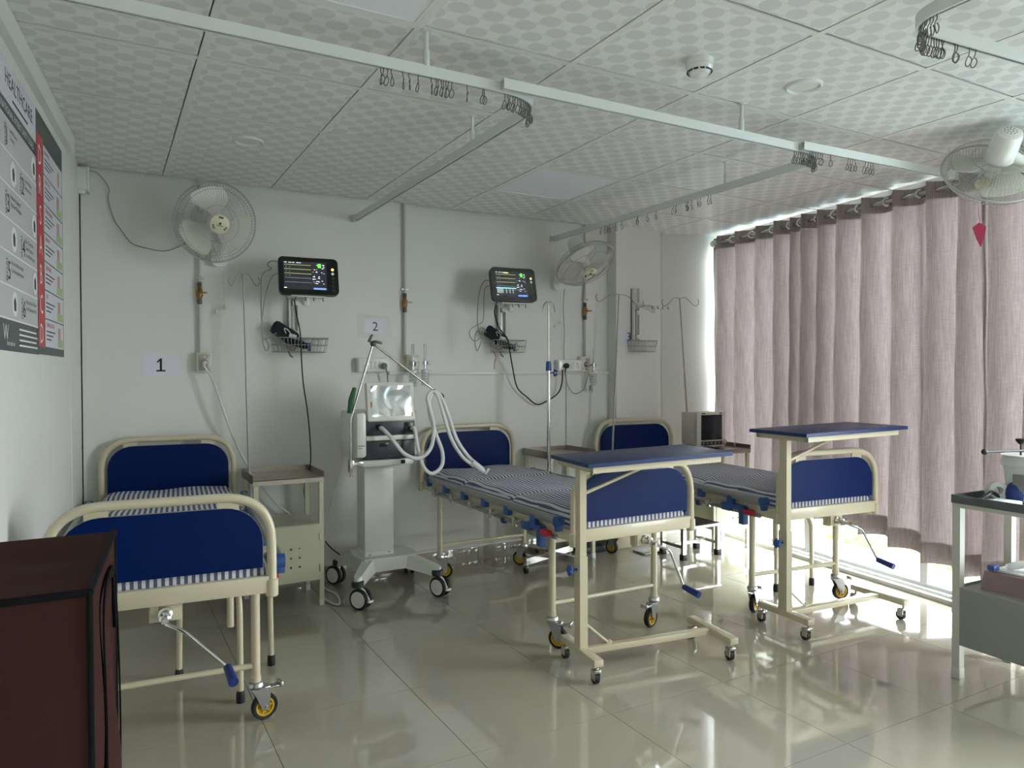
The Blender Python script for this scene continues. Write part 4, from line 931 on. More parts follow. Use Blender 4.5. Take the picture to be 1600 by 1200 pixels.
# ================================================================== WALL FANS
def fan(c, fdir, wall, wn_, label, roll=0, R_=.218, pull=True, badge=True):
    t = thing('wall_fan', label, 'fan', wall, group='wall fans')
    B = lambda m, nm, ma, par=None, **k: m.build(nm, ma, par or t, world=True, **k)
    A = facing(c, fdir) @ Matrix.Rotation(roll, 4, 'Z'); wn_ = Vector(wn_).normalized(); wall = Vector(wall); c = Vector(c); fd = Vector(fdir).normalized()
    # wall plate and arm
    WB = facing(wall, wn_)
    B(MB().prism(rrect(.095, .20, .04, 6), 0, .045, WB), 'wall_plate', 'fan_white')
    back = A @ Vector((0, 0, -.17)); neck = A @ Vector((0, -.0, -.115))
    w1 = wall + wn_ * .045
    B(MB().tube(smoothp([w1 + Vector((0, 0, -.03)), w1 + wn_ * .06 + Vector((0, 0, -.02)), neck.lerp(w1, .25) + Vector((0, 0, -.04)), neck + (neck - back) * -.3]), [.035, .034, .032, .03, .03, .028, .026, .026, .026, .026, .026, .026, .026, .026, .026, .026, .025, .025, .025][:19], 14), 'arm', 'fan_white')
    mo = B(MB().lathe([(.035, -.225), (.052, -.215), (.058, -.195), (.062, -.12), (.066, -.085), (.06, -.075), (.04, -.07)], A, 28), 'motor_housing', 'fan_white')
    sl = MB()
    for q in range(3):
        for k in range(6 + 4 * q):
            a = 2 * PI * k / (6 + 4 * q); r_ = .012 + .013 * q
            sl.box(A @ Vector((r_ * math.cos(a), r_ * math.sin(a), -.2255 + (.004 if q == 2 else 0))), (.004, .004, .002), 0, A.to_3x3())
    B(sl, 'motor_vents', 'charcoal', mo)
    # cage: wires front and rear, rings
    fp = [(.05, .078), (.09, .078), (.14, .068), (.185, .045), (.21, .018), (R_, 0)]; rp = [(.062, -.075), (.10, -.078), (.15, -.07), (.19, -.052), (.21, -.028), (R_, 0)]
    for nm, pr, n in (('front_grille', fp, 84), ('rear_grille', rp, 84)):
        g = MB()
        for k in range(n):
            a = 2 * PI * k / n; g.tube([A @ Vector((r_ * math.cos(a), r_ * math.sin(a), z)) for r_, z in pr], .001, 4, caps=False)
        for r_, z in ((pr[1][0] + .012, pr[1][1]), (pr[3][0], pr[3][1])): g.tube([A @ Vector((r_ * math.cos(a), r_ * math.sin(a), z)) for a in [2 * PI * i / 48 for i in range(48)]], .0016, 5, True)
        B(g, nm, 'fan_wire', ang=80)
    B(MB().tube([A @ Vector((R_ * math.cos(a), R_ * math.sin(a), 0)) for a in [2 * PI * i / 64 for i in range(64)]], .005, 8, True), 'cage_ring', 'fan_wire')
    # three broad blades
    hubz = -.02
    B(MB().lathe([(.034, hubz - .03), (.038, hubz), (.034, hubz + .03), (.02, hubz + .04)], A, 24), 'blade_hub', 'fan_blade')
    for b in range(3):
        a0 = PI / 2 + .15 + b * 2 * PI / 3; vs = []; nr, na = 10, 8
        for i in range(nr + 1):
            u = i / nr; r_ = .028 + .165 * u; half = .42 + .30 * math.sin(PI * min(1, u * 1.05) * .62) - .35 * max(0, u - .75) * 2.2
            for j in range(na + 1):
                w = j / na * 2 - 1; a = a0 + w * half + .25 * u
                vs.append(A @ Vector((r_ * math.cos(a), r_ * math.sin(a), hubz + .030 * w * (1 - .35 * u))))
        nn = len(vs); vs2 = [v + fd * .002 for v in vs]
        q = lambda i, j: i * (na + 1) + j
        fs = [(q(i, j), q(i, j + 1), q(i + 1, j + 1), q(i + 1, j)) for i in range(nr) for j in range(na)]
        fs += [tuple(nn + k for k in reversed(f)) for f in fs]
        edge = [q(i, 0) for i in range(nr + 1)] + [q(nr, j) for j in range(1, na + 1)] + [q(i, na) for i in range(nr - 1, -1, -1)] + [q(0, j) for j in range(na - 1, 0, -1)]
        fs += [(edge[k], edge[(k + 1) % len(edge)], nn + edge[(k + 1) % len(edge)], nn + edge[k]) for k in range(len(edge))]
        B(MB().add(vs + vs2, fs), 'blade', 'fan_blade', ang=70)
    cp_ = B(MB().lathe([(.052, .072), (.052, .082), (.045, .086), (.002, .088)], A, 32), 'centre_badge', 'ivory_plastic')
    mk = MB()
    for s_ in range(3):
        for k in range(5):
            a = PI / 2 + s_ * 2 * PI / 3 + (k - 2) * .14; mk.box(A @ Vector((.037 * math.cos(a), .037 * math.sin(a), .0868)), (.003, .011, .001), 0, (A @ Matrix.Rotation(a - PI / 2, 4, 'Z')).to_3x3())
    mk.box(A @ Vector((0, -.008, .0882)), (.036, .003, .001), 0, A.to_3x3()).box(A @ Vector((0, .004, .0882)), (.012, .012, .001), 0, A.to_3x3())
    B(mk, 'badge_print', 'ink', cp_)
    if pull:
        for dx, dz in ((-.02, .36), (.028, .33)):
            p = WB @ Vector((dx, -.10, .025)); B(MB().cyl(p, p - Vector((0, 0, dz - .1)), .0012, n=5).lathe([(.005, 0), (.008, .004), (.008, .02), (.004, .028)], Matrix.Translation(p - Vector((0, 0, dz - .1 + .02))), 10), 'pull_cord', 'cable_white')
    return t
fan((.548, 4.33, 2.172), (.13, -.95, -.27), (.605, YB, 2.07), (0, -1, 0), 'white wall fan facing straight into the room beside the green-number monitor', roll=-.1)
fan((2.975, 4.25, 2.10), (.10, -.555, -.86), (2.985, YB, 2.055), (0, -1, 0), 'white wall fan tilted down beside the pillar', roll=.4)
fan(tuple(onX(1551, 270, 3.68)), (.49, .59, -.62), (xr(1.6) - .02, 1.55, 2.27), (-1, .115, 0), 'white wall fan seen from its motor side, in front of the curtain', roll=.6, pull=False)
solo(MB().prism([(0, .055), (.028, .032), (.02, -.02), (.006, -.062), (-.012, -.02), (-.028, .034)], -.004, .004, facing(onX(1530, 366, 3.63), (-.8, -.5, 0))).tube([onX(1530, 351, 3.63), onX(1532, 343, 3.63), onX(1529, 336, 3.63), onX(1529, 322, 3.64)], .0012, 6), 'hanging_ornament', 'ornament_red', 'small red ornament hanging below the fan in front of the curtain', 'ornament')
# ================================================================== CURTAIN TRACKS under the ceiling
TZ0, TZ1 = 2.322, 2.358
def sweep(path, prof):                                     # closed (offset, height) profile swept along a plan path
    vs = []; fs = []; n = len(path); k = len(prof)
    for i, p in enumerate(path):
        a = path[max(0, i - 1)]; c = path[min(n - 1, i + 1)]; d_ = Vector((c[0] - a[0], c[1] - a[1])).normalized(); q = Vector((-d_.y, d_.x))
        vs += [(p[0] + q.x * o, p[1] + q.y * o, z) for o, z in prof]
    for i in range(n - 1):
        for j in range(k): fs.append((k * i + j, k * i + (j + 1) % k, k * i + k + (j + 1) % k, k * i + k + j))
    fs += [tuple(reversed(range(k))), tuple(k * (n - 1) + j for j in range(k))]
    return MB().add(vs, fs)
def arcp(pts, rad=.2): return [(p.x, p.y) for p in fillet([(x, y, 0) for x, y in pts], rad, 10)]
def hookmesh():
    m = MB(); m.tube(smoothp([(0, 0, 0), (0, .001, -.016), (.003, .004, -.022), (0, .009, -.034), (-.003, .010, -.05), (0, .004, -.056), (.002, -.003, -.048), (.001, -.005, -.036), (0, .001, -.026)], 3), .0017, 5)
    return m
HK = None
def track(path, drops, hooks, label, ends=()):
    global HK
    t = thing('curtain_track', label, 'curtain track', (path[0][0], path[0][1], TZ0), group='ceiling curtain tracks')
    w, i_, g, a0, a1 = .012, .0105, .005, TZ0, TZ1          # hollow C section, open slot underneath
    sweep(path, [(-w, a0), (-w, a1), (w, a1), (w, a0), (g, a0), (g, a0 + .002), (i_, a0 + .002), (i_, a1 - .002), (-i_, a1 - .002), (-i_, a0 + .002), (-g, a0 + .002), (-g, a0)]).build('profile', 'track_white', t, world=True, ang=30)
    for x, y in drops:
        MB().cyl((x, y, TZ1 - .005), (x, y, H), .007, n=12).cyl((x, y, TZ1 - .004), (x, y, TZ1 + .05), .0105, n=12).lathe([(.018, H - .006), (.018, H)], Matrix.Translation((x, y, 0)), 14).build('drop_rod', 'track_white', t, world=True)
    for x, y in ends: MB().bb(x - .02, x + .02, y - .02, y, TZ0 - .005, TZ1 + .005, .003).build('wall_end', 'track_white', t, world=True)
    acc = [0]
    for a, c in zip(path, path[1:]): acc.append(acc[-1] + math.hypot(c[0] - a[0], c[1] - a[1]))
    for k, s_ in enumerate(hooks):
        i = max(j for j in range(len(acc) - 1) if acc[j] <= s_); u = (s_ - acc[i]) / max(1e-6, acc[i + 1] - acc[i])
        x = path[i][0] + (path[i + 1][0] - path[i][0]) * u; y = path[i][1] + (path[i + 1][1] - path[i][1]) * u
        an = math.atan2(path[i + 1][1] - path[i][1], path[i + 1][0] - path[i][0])
        if HK is None: o = hookmesh().build('hook', 'hook_grey', t, ang=80); HK = o.data
        else: o = bpy.data.objects.new('hook', HK); COL.objects.link(o); o.parent = t
        o.location = (x - path[0][0], y - path[0][1], .004); o.rotation_euler = (random.uniform(-.12, .12), random.uniform(-.12, .12), an + random.uniform(-.7, .7))
    return acc
def dist_at_x(path, x):
    s_ = 0
    for a, c in zip(path, path[1:]):
        l_ = math.hypot(c[0] - a[0], c[1] - a[1])
        if (a[0] - x) * (c[0] - x) <= 0: return s_ + l_ * abs((x - a[0]) / (c[0] - a[0] + 1e-9))
        s_ += l_
    return s_
ty = 2.268
p1 = arcp([(xl(ty) + .02, ty), (1.435, ty + .01), (1.435, YB)], .22)
h1 = [dist_at_x(p1, x) for x in (.79, .80, .815, .825, .865, .885, .92, .965, .985, .993, 1.003, 1.012, 1.02, 1.03, 1.042, 1.10, 1.16, 1.165)]
arc0 = dist_at_x(p1, 1.25); h1 += [arc0 + .012 * k for k in range(20)]
track(p1, [(.947, ty), (1.435, 2.92)], h1, 'white curtain track running from the poster wall and curving back to the number 2 sheet', [(1.435, YB)])
p2 = arcp([(1.22, ty - .026), (2.955, ty - .026), (2.955, YB)], .2)
s2 = dist_at_x(p2, 2.73); h2 = [s2 + .012 * k for k in range(-2, 18)] + [dist_at_x(p2, 2.955) * 0 + s2 + .30 + q for q in (.62, .64, .70, .72, .77, .80, .805, .82, .9, .92, 1.08, 1.16, 1.25, 1.26, 1.42, 1.48, 1.55, 1.57, 1.6, 1.64)]
track(p2, [(2.375, ty - .026), (2.955, 2.90)], h2, 'white curtain track curving back over the locker to the fan beside the pillar', [(2.955, YB)])
p3 = [(2.72, ty - .055), (3.8, ty - .10)]
track(p3, [(3.775, ty - .10)], [.05, .06, .07, .085, .10, .115, .13, .18, .30, .315, .33, .345, .42, .44, .455, .47], 'white straight curtain track ending behind the fan by the curtain')
p4 = arcp([(2.02, .35), (2.02, 1.30), (3.7, 1.17)], .13)
s4 = .95 - .10; h4 = [s4 + .011 * k for k in range(22)] + [s4 + .28, s4 + .295, s4 + .35, s4 + .38]
track(p4, [(3.2, 1.205)], h4, 'white curtain track with bunched hooks at its bend, above the trolley')
# ================================================================== CEILING FITTINGS
for (x0, y0), lb in zip(((2.119, 3.461), (.319, 1.661)), ('plain white square light panel in the ceiling above the drip stand', 'plain white square light panel in the ceiling beside the curtain track')):
    t = thing('ceiling_light_panel', lb, 'ceiling light', (x0 + .3, y0 + .3, H), group='square ceiling light panels')
    m = MB()
    for a, c, e, f_ in ((.012, .588, .012, .026), (.012, .588, .574, .588), (.012, .026, .026, .574), (.574, .588, .026, .574)): m.bb(x0 + a, x0 + c, y0 + e, y0 + f_, H - .001, H + .01)
    m.build('frame', 'white_paint', t, world=True); MB().bb(x0 + .024, x0 + .576, y0 + .024, y0 + .576, H + .003, H + .01).build('diffuser', 'sheet_white', t, world=True)
for px_, py_, lb in ((1256, 134, 'round flush ceiling light beside the smoke detector'), (388, 220, 'round flush ceiling light above the bed below the number 1 sheet')):
    p = onZ(px_, py_, H); t = thing('round_downlight', lb, 'ceiling light', (p.x, p.y, H), group='round flush ceiling lights')
    MB().lathe([(.056, 0), (.057, -.005), (.064, -.010), (.071, -.007), (.073, 0)], n=40, caps=False).build('rim', 'white_gloss', t); MB().lathe([(.059, .0), (.059, -.002)], n=40).build('lens', 'white_plastic', t)
p = onZ(1093, 103, H - .02); t = thing('smoke_detector', 'white round smoke detector on the ceiling', 'smoke detector', (p.x, p.y, H))
MB().lathe([(.05, 0), (.05, -.022), (.044, -.026)], n=36).build('base', 'white_gloss', t)
MB().lathe([(.047, -.022), (.047, -.034), (.034, -.052), (.02, -.056)], n=36).build('cover', 'white_gloss', t)
m = MB()
for k in range(12):
    a = 2 * PI * k / 12; m.box((.0425 * math.cos(a), .0425 * math.sin(a), -.0415), (.004, .016, .009), 0, Matrix.Rotation(a, 3, 'Z') @ Matrix.Rotation(-.6, 3, 'Y'))
m.build('chamber_slots', 'black_plastic', t)
# junction box in the left corner
t = thing('junction_box', 'white junction box high in the corner beside the posters', 'junction box', (-.10, YB, 2.38))
MB().bb(-.135, -.07, 4.56, 4.66, 2.33, 2.45, .004).build('box', 'white_plastic', t, world=True); MB().bb(-.07, -.058, 4.565, 4.655, 2.325, 2.455, .003).build('lid', 'white_gloss', t, world=True); MB().bb(-.12, -.08, 4.57, 4.60, 2.31, 2.335, .003).build('stub', 'white_plastic', t, world=True)
cable('fan_cord', [onY(136, 267, 4.60), onY(148, 268, 4.62), onY(160, 278, 4.64), onY(170, 295, 4.645), onY(169, 312, 4.645), onY(178, 342, 4.645), onY(190, 360, 4.645), onY(206, 380, 4.645), onY(230, 388, 4.645), onY(258, 392, 4.645), onY(283, 384, 4.62), onY(300, 375, 4.60), onY(335, 385, 4.62)], .0028, 'cable_grey', 'thin grey cord drooping from the corner box to the wall fan')
# ================================================================== DRIP STANDS
t = thing('drip_stand', 'steel drip stand with blue collar and wheeled base behind the overbed table', 'drip stand', (2.665, 4.25, 0))
B = lambda m, nm, ma, par=None, **k: m.build(nm, ma, par or t, world=True, **k)
X, Y = 2.665, 4.25
B(MB().cyl((X, Y, .07), (X, Y, 1.36), .0125), 'outer_pole', 'chrome'); B(MB().cyl((X, Y, 1.34), (X, Y, 1.80), .006, n=12), 'inner_pole', 'steel')
B(MB().lathe([(.018, 1.35), (.02, 1.355), (.017, 1.41), (.012, 1.415)], Matrix.Translation((X, Y, 0)), 16), 'collar', 'blue_plastic')
kb = MB().cyl((X, Y, 1.335), (X + .04, Y - .01, 1.335), .004, n=8)
for k in range(5):
    a = 2 * PI * k / 5; kb.ball((X + .045, Y - .012 + .018 * math.cos(a), 1.335 + .018 * math.sin(a)), .009, 8)
B(kb, 'clamp_knob', 'blue_plastic')
hk = MB()
for s_ in (-1, 1): hk.tube(smoothp([(X, Y, 1.78), (X + s_ * .004, Y - .0, 1.815), (X + s_ * .012, Y - s_ * .01, 1.822), (X + s_ * .022, Y - s_ * .03, 1.79), (X + s_ * .026, Y - s_ * .04, 1.75)], 5), .004, 8)
B(hk, 'hook', 'steel')
for k in range(4):
    a = .35 + k * PI / 2; dx, dy = math.cos(a), math.sin(a)
    B(MB().bar((X, Y, .085), (X + .26 * dx, Y + .26 * dy, .085), .03, .045), 'base_arm', 'steel')
    co = B(MB().cyl((X + .24 * dx, Y + .24 * dy, .065), (X + .24 * dx, Y + .24 * dy, .04), .006, n=8).bb(X + .24 * dx - .014, X + .24 * dx + .014, Y + .24 * dy - .006, Y + .24 * dy + .02, .03, .05, .003), 'caster', 'dark_metal')
    B(MB().cyl((X + .24 * dx - .009, Y + .24 * dy + .012, .022), (X + .24 * dx + .009, Y + .24 * dy + .012, .022), .022, n=16), 'wheel', 'black_rubber', co)
def ivrod(p0, p1, hk_l, hk_r, label, rise=.03):
    t = thing('drip_rod', label, 'drip rod', p0, group='slim drip rods on the beds')
    p0, p1 = Vector(p0), Vector(p1); B = lambda m, nm, ma, **k: m.build(nm, ma, t, world=True, **k)
    B(MB().cyl(p0, p0.lerp(p1, .55), .0075, n=10).cyl(p0.lerp(p1, .54), p1, .0055, n=10), 'rod', 'wire_grey')
    hl, hr = Vector(hk_l), Vector(hk_r)
    def arm(h): return [p1, p1.lerp(h, .35) + Vector((0, 0, .008)), p1.lerp(h, .75) + Vector((0, 0, -.035)), p1.lerp(h, .95) + Vector((0, 0, -.042)), h + (h - p1).normalized() * .012 + Vector((0, 0, -.01)), h + Vector((0, 0, .012))]
    for h in (hl, hr): B(MB().tube(smoothp(arm(h), 6), .0035, 8), 'hook', 'wire_grey', ang=80)
ivrod((.745, 4.50, .57), onY(380, 428, 4.50), onY(360, 436, 4.5), onY(403, 436, 4.50), 'slim grey drip rod on the bed below the number 1 sheet')
ivrod((3.315, 4.40, .63), onY(967, 460, 4.44), onY(933, 462, 4.44), onY(1004, 472, 4.44), 'leaning grey drip rod in front of the pillar')
ivrod((4.06, 4.36, .60), onY(1062, 466, 4.36), onY(1036, 470, 4.36), onY(1090, 470, 4.36), 'upright grey drip rod between the pillar and the curtain')
# ================================================================== BEIGE MONITOR on the corner locker
t = thing('bedside_monitor', 'boxy beige monitor with dark square screen on the corner locker', 'monitor', (4.035, 4.15, .76), (0, 0, RA * .6))
MB().bb(-.13, .13, -.02, .15, .02, .27, .012).build('body', 'monitor_beige', t); MB().bb(-.135, .135, -.05, -.015, .008, .275, .008).build('bezel', 'monitor_beige', t)
MB().bb(-.10, .10, -.053, -.049, .062, .252, .002).build('screen', 'screen_off', t); MB().bb(-.10, .10, -.053, -.049, .022, .052, .003).build('key_strip', 'charcoal', t)
for k in range(5): MB().ball((-.08 + .038 * k, -.054, .037), (.008, .003, .006), 10).build('key', 'wire_grey', t)
MB().lathe([(.02, 0), (.02, .014), (.014, .018)], facing((.118, -.05, .045), (0, -1, 0)), 18).build('knob', 'monitor_beige', t)
MB().bb(.075, .10, -.0515, -.0495, .258, .268).build('badge', 'label_blue', t); MB().bb(-.095, -.06, -.0515, -.0495, .259, .267).build('badge', 'ink_grey', t)
m = MB()
for k in range(12): m.bb(-.137, -.134, -.04, -.02, .06 + .014 * k, .066 + .014 * k)
m.build('side_grille', 'wire_grey', t)
for x in (-.1, .1): MB().bb(x - .02, x + .02, -.03, .12, 0, .022, .003).build('foot', 'charcoal', t)
# under-bed boxes near the wall
solo(MB().bb(3.10, 3.24, 4.42, 4.56, .05, .22, .01).bb(3.06, 3.28, 4.40, 4.58, 0, .05, .01), 'suction_unit', 'charcoal', 'dark grey box standing on the floor under the bed by the pillar', 'box')
solo(MB().box((3.42, 4.42, .12), (.16, .02, .24), .003, Matrix.Rotation(-.1, 3, 'X')), 'board', 'beige_cloth', 'beige board leaning against the wall under the bed by the pillar', 'board')
solo(MB().box((3.60, 4.43, .11), (.15, .015, .22), .003, Matrix.Rotation(-.12, 3, 'X')), 'board', 'sheet_white', 'white board leaning against the wall under the bed by the pillar', 'board')
q_ = onZ(1018, 862, 0)
solo(MB().bb(q_.x - .12, q_.x + .12, q_.y - .07, q_.y + .07, 0, .014, .004), 'flat_tray', 'steel', 'flat steel tray on the floor under the bed by the pillar', 'tray')
# ================================================================== POSTERS on the left wall
def lmat(y, z, off=.002): p = lw(y, z, off); return Matrix(((d.x, 0, nrm.x, p.x), (d.y, 0, nrm.y, p.y), (0, 1, 0, p.z), (0, 0, 0, 1)))
def rect(m, T, x0, x1, y0, y1, z=.0014): return m.prism([(x0, y0), (x1, y0), (x1, y1), (x0, y1)], z - .0004, z, T)
ya, yb2 = onL(57, 400).y, onL(97, 400).y; zt2, zb2 = onL(96, 238).z, onL(97, 558).z
t = thing('poster', 'emergency steps poster with a red lettered strip on the side wall', 'poster', lw(ya, zb2, 0))
B = lambda m, nm, ma, par=None, **k: m.build(nm, ma, par or t, world=True, smooth=False, **k)
Wp = (yb2 - ya) / d.y; Hp = zt2 - zb2; T = lmat(ya, zb2)
B(rect(MB(), T, 0, Wp, 0, Hp, .001), 'paper', 'poster_dark'); B(rect(MB(), T, Wp * .24, Wp - .012, .03, Hp - .10), 'field', 'poster_light'); rs = B(rect(MB(), T, 0, Wp * .22, .03, Hp - .085, .0016), 'red_strip', 'poster_red')
hd = ('DANGER', 'RESPONSE', 'SEND FOR HELP', 'AIRWAY', 'BREATHING', 'CPR', 'DEFIBRILLATION'); ch = (Hp - .13) / 7
m2_ = MB(); ln = MB(); sk = MB(); gn = MB(); sm = MB()
for k in range(7):
    y = Hp - .10 - ch * (k + 1)
    m = MB(); write(m, 'DRSABCD'[k], T @ Matrix.Translation((0, 0, .0022)), ch * .95, Wp * .11, y + ch * .12, 'c', sx=.85); B(m, 'letter', 'poster_line', rs)
    m2_ = MB(); write(m2_, hd[k], T @ Matrix.Translation((0, 0, .0022)), .026, Wp * .28, y + ch * .72, 'l', sx=min(1, .9 if len(hd[k]) > 8 else 1.1)); B(m2_, 'row_heading', 'poster_red')
    rect(ln, T, Wp * .24, Wp - .012, y - .0025, y + .0025, .0018)
    for q in range(3): rect(sm, T, Wp * .28, Wp * (.62 - .08 * q), y + ch * (.55 - .14 * q), y + ch * (.55 - .14 * q) + .005, .0018)
    if k == 0: sk.prism([(Wp * .82 + .028 * math.cos(a), y + ch * .5 + .035 * math.sin(a)) for a in [2 * PI * i / 8 for i in range(8)]], .0014, .0018, T)
    else:
        rect(sk, T, Wp * .74, Wp * .84, y + ch * .3, y + ch * .8, .0018); rect(gn, T, Wp * .72, Wp * .94, y + ch * .08, y + ch * .38, .0019)
B(ln, 'row_line', 'poster_dark'); B(sk, 'picture', 'poster_skin'); B(gn, 'picture', 'poster_green'); B(sm, 'small_print', 'ink_grey')
y0_, y1_ = 1.95, ya + .01; z0_, z1_ = onL(50, 553).z, onL(40, 145).z
t = thing('poster', 'grey patient safety goals poster on the side wall', 'poster', lw(y0_, z0_, 0))
B = lambda m, nm, ma, par=None, **k: m.build(nm, ma, par or t, world=True, smooth=False, **k)
T = lmat(y0_, z0_, .001); Wp = (y1_ - y0_) / d.y; Hp = z1_ - z0_
B(rect(MB(), T, 0, Wp, 0, Hp, .001), 'paper', 'poster_grey'); B(rect(MB(), T, 0, Wp, Hp - .13, Hp, .0014), 'heading_field', 'poster_light'); B(rect(MB(), T, 0, Wp, 0, .10, .0016), 'footer', 'poster_dark')
B(rect(MB(), T, 0, Wp, Hp - .185, Hp - .135, .0016), 'banner', 'poster_dark')
m = MB(); write(m, 'HEALTHCARE', T @ Matrix.Translation((0, 0, .002)), .07, Wp - .50, Hp - .08, 'l'); B(m, 'heading', 'ink_grey'); m = MB(); rect(m, T, Wp - .40, Wp - .16, Hp - .112, Hp - .104, .0022)
B(m, 'heading', 'ink_grey')
m = MB(); write(m, 'INTERNATIONAL', T @ Matrix.Translation((0, 0, .002)), .035, Wp - .66, Hp - .172, 'l'); B(m, 'banner_text', 'poster_line'); m = MB(); write(m, 'PATIENT SAFETY GOALS', T @ Matrix.Translation((0, 0, .002)), .035, Wp - .38, Hp - .172, 'l', sx=.85); B(m, 'banner_text', 'poster_line'); m = MB(); write(m, 'W', T @ Matrix.Translation((0, 0, .002)), .07, Wp - .57, .035, 'l'); B(m, 'emblem', 'poster_line'); m = MB(); write(m, 'International', T @ Matrix.Translation((0, 0, .002)), .022, Wp - .52, .018, 'l')
for q in range(4): rect(m, T, Wp - .34, Wp - .03 - .02 * (q % 2), .02 + .018 * q, .026 + .018 * q, .0022)
B(m, 'lettering', 'poster_line')
tx = MB(); gl = MB(); ic = MB(); wh = MB(); rows = (('Identify Patients', 'Correctly'), ('Improve Effective', 'Communication'), ('Improve the Safety of', 'High-Alert Medications'), ('Ensure Correct-Site,', 'Correct-Procedure,', 'Correct-Patient Surgery'), ('Reduce the Risk of Health', 'Care-Associated Infections'), ('Reduce the Risk of Patient', 'Harm Resulting from Falls'))
rh = (Hp - .29) / 6
for k, r_ in enumerate(rows):
    y = Hp - .187 - rh * (k + 1); od = k % 2
    gx = Wp - (.30 if od else .52)
    rect(wh, T, 0, Wp, y - .003, y + .003, .0016)
    gl = MB(); write(gl, 'GOAL', T @ Matrix((( 0, -1, 0, gx + .022), (1, 0, 0, y + .012), (0, 0, 1, .002), (0, 0, 0, 1))), .03, 0, 0, 'l'); write(gl, '123456'[k], T @ Matrix.Translation((0, 0, .002)), .085, gx + .028, y + .02, 'l'); B(gl, 'goal_number', 'ink_grey'); tx = MB()
    for q, w_ in enumerate(r_): write(tx, w_, T @ Matrix.Translation((0, 0, .002)), .021, gx + .075, y + rh - .035 - .024 * q, 'l', sx=.82)
    B(tx, 'goal_text', 'ink_grey'); ix = Wp - (.40 if od else .06)
    wh.prism([(ix + .042 * math.cos(a), y + rh / 2 + .042 * math.sin(a)) for a in [2 * PI * i / 20 for i in range(20)]], .0014, .0018, T)
    ic.prism([(ix - .012, y + rh * .3), (ix + .014, y + rh * .28), (ix + .018, y + rh * .55), (ix + .004, y + rh * .72), (ix - .016, y + rh * .6)], .0018, .0022, T)
B(wh, 'divider', 'poster_line'); B(ic, 'pictogram', 'charcoal')
# ================================================================== CURTAINS, rod and rings
def xc(y): return 4.36 + .079 * (y - 4.36)
t = thing('curtain_rod', 'grey steel curtain rod under the ceiling along the window', 'curtain rod', (xc(4.38), 4.38, 2.385))
MB().cyl((xc(4.40), 4.40, 2.385), (xc(1.74), 1.74, 2.385), .0125, n=14).build('rod', 'steel', t, world=True)
for y in (4.405, 1.75): MB().bar((xc(y), y, 2.385), (xc(y) + (.13 if y < 2 else .03), y + (.0 if y < 2 else .06), 2.385), .02, .02).ball((xc(y), y, 2.385), (.022, .022, .022)).build('rod_bracket', 'steel', t, world=True)
ED = [4.452, 4.23, 4.02, 3.80, 3.615, 3.532, 3.373, 3.249, 3.056, 2.858, 2.633, 2.419, 2.238, 2.058, 1.88, 1.74]
def hemz(y):
    T_ = ((1.6, .19), (2.35, .19), (2.6, .235), (2.9, .30), (3.25, .335), (4.4, .40))
    for (a, za), (c, zc) in zip(T_, T_[1:]):
        if a <= y <= c: return za + (zc - za) * (y - a) / (c - a)
    return .3
def curtain(edges, label, seed):
    t = thing('curtain', label, 'curtain', (xc(edges[-1]), edges[-1], hemz(edges[-1])), group='window curtains')
    rnd = random.Random(seed); prof = []
    for k, (a, c) in enumerate(zip(edges, edges[1:])):
        n = 18; am = (.062 + .02 * rnd.random() if abs(a - c) > .12 else .045) * (.6 if c > 3.75 else 1)
        for i in range(n):
            u = i / n                                     # one pleat: rounds out into the room and doubles back behind itself
            prof.append((a + (c - a) * (u + .10 * math.sin(2 * PI * u)), -am * math.cos(2 * PI * u), u))
    prof.append((edges[-1], prof[-1][1], 0))
    def sheet_(z0f, z1f, nz, off, nm, wob=1):
        m = MB(); vs = []; nn = len(prof)
        for j in range(nz + 1):
            v_ = j / nz
            for i, (y, o, u) in enumerate(prof):
                zb_ = z0f(y); z = zb_ + (z1f(y) - zb_) * v_; low = 1 - (z - .2) / 2.2
                oo = o * (.8 + .45 * low * wob) + .006 * math.sin(3.1 * z + i * .31 + seed) * low + .004 * math.sin(9 * z + i * .9)
                yy = y + .012 * low * math.sin(2.2 * z + y * 7 + seed)
                vs.append((xc(yy) - oo + off, yy, z))
        for j in range(nz):
            for i in range(nn - 1): m.f.append((j * nn + i, j * nn + i + 1, (j + 1) * nn + i + 1, (j + 1) * nn + i))
        m.v = [Vector(v) for v in vs]; return m.build(nm, 'curtain_fabric', t, world=True, ang=70)
    sheet_(hemz, lambda y: 2.435, 26, 0, 'drape'); sheet_(hemz, lambda y: hemz(y) + .125, 4, .004, 'hem'); sheet_(lambda y: 2.335, lambda y: 2.435, 3, .004, 'header_band')
    for k, (a, c) in enumerate(zip(edges, edges[1:])):
        u = .22; y = a + (c - a) * (u ** (1 / .75)) ; y = a + (c - a) * .18
        Rm = facing((xc(y) - .002, y, 2.385), (-.75, -.66, 0))
        MB().lathe([(.019, -.004), (.028, -.004), (.030, 0), (.028, .004), (.019, .004), (.019, -.004)], Rm, 24, caps=False).build('eyelet', 'chrome', t, world=True)
curtain(ED[:13], 'mauve grey eyelet curtain hanging in long pleats along the window', 1)
curtain([2.268] + ED[13:], 'mauve grey eyelet curtain panel hanging behind the trolley', 5)
curtain([.0 - .1 * k for k in range(13)], 'mauve grey eyelet curtain added over the unseen window past the fan pillar', 9)  # unseen curtain, drawn part way to set the light from that window
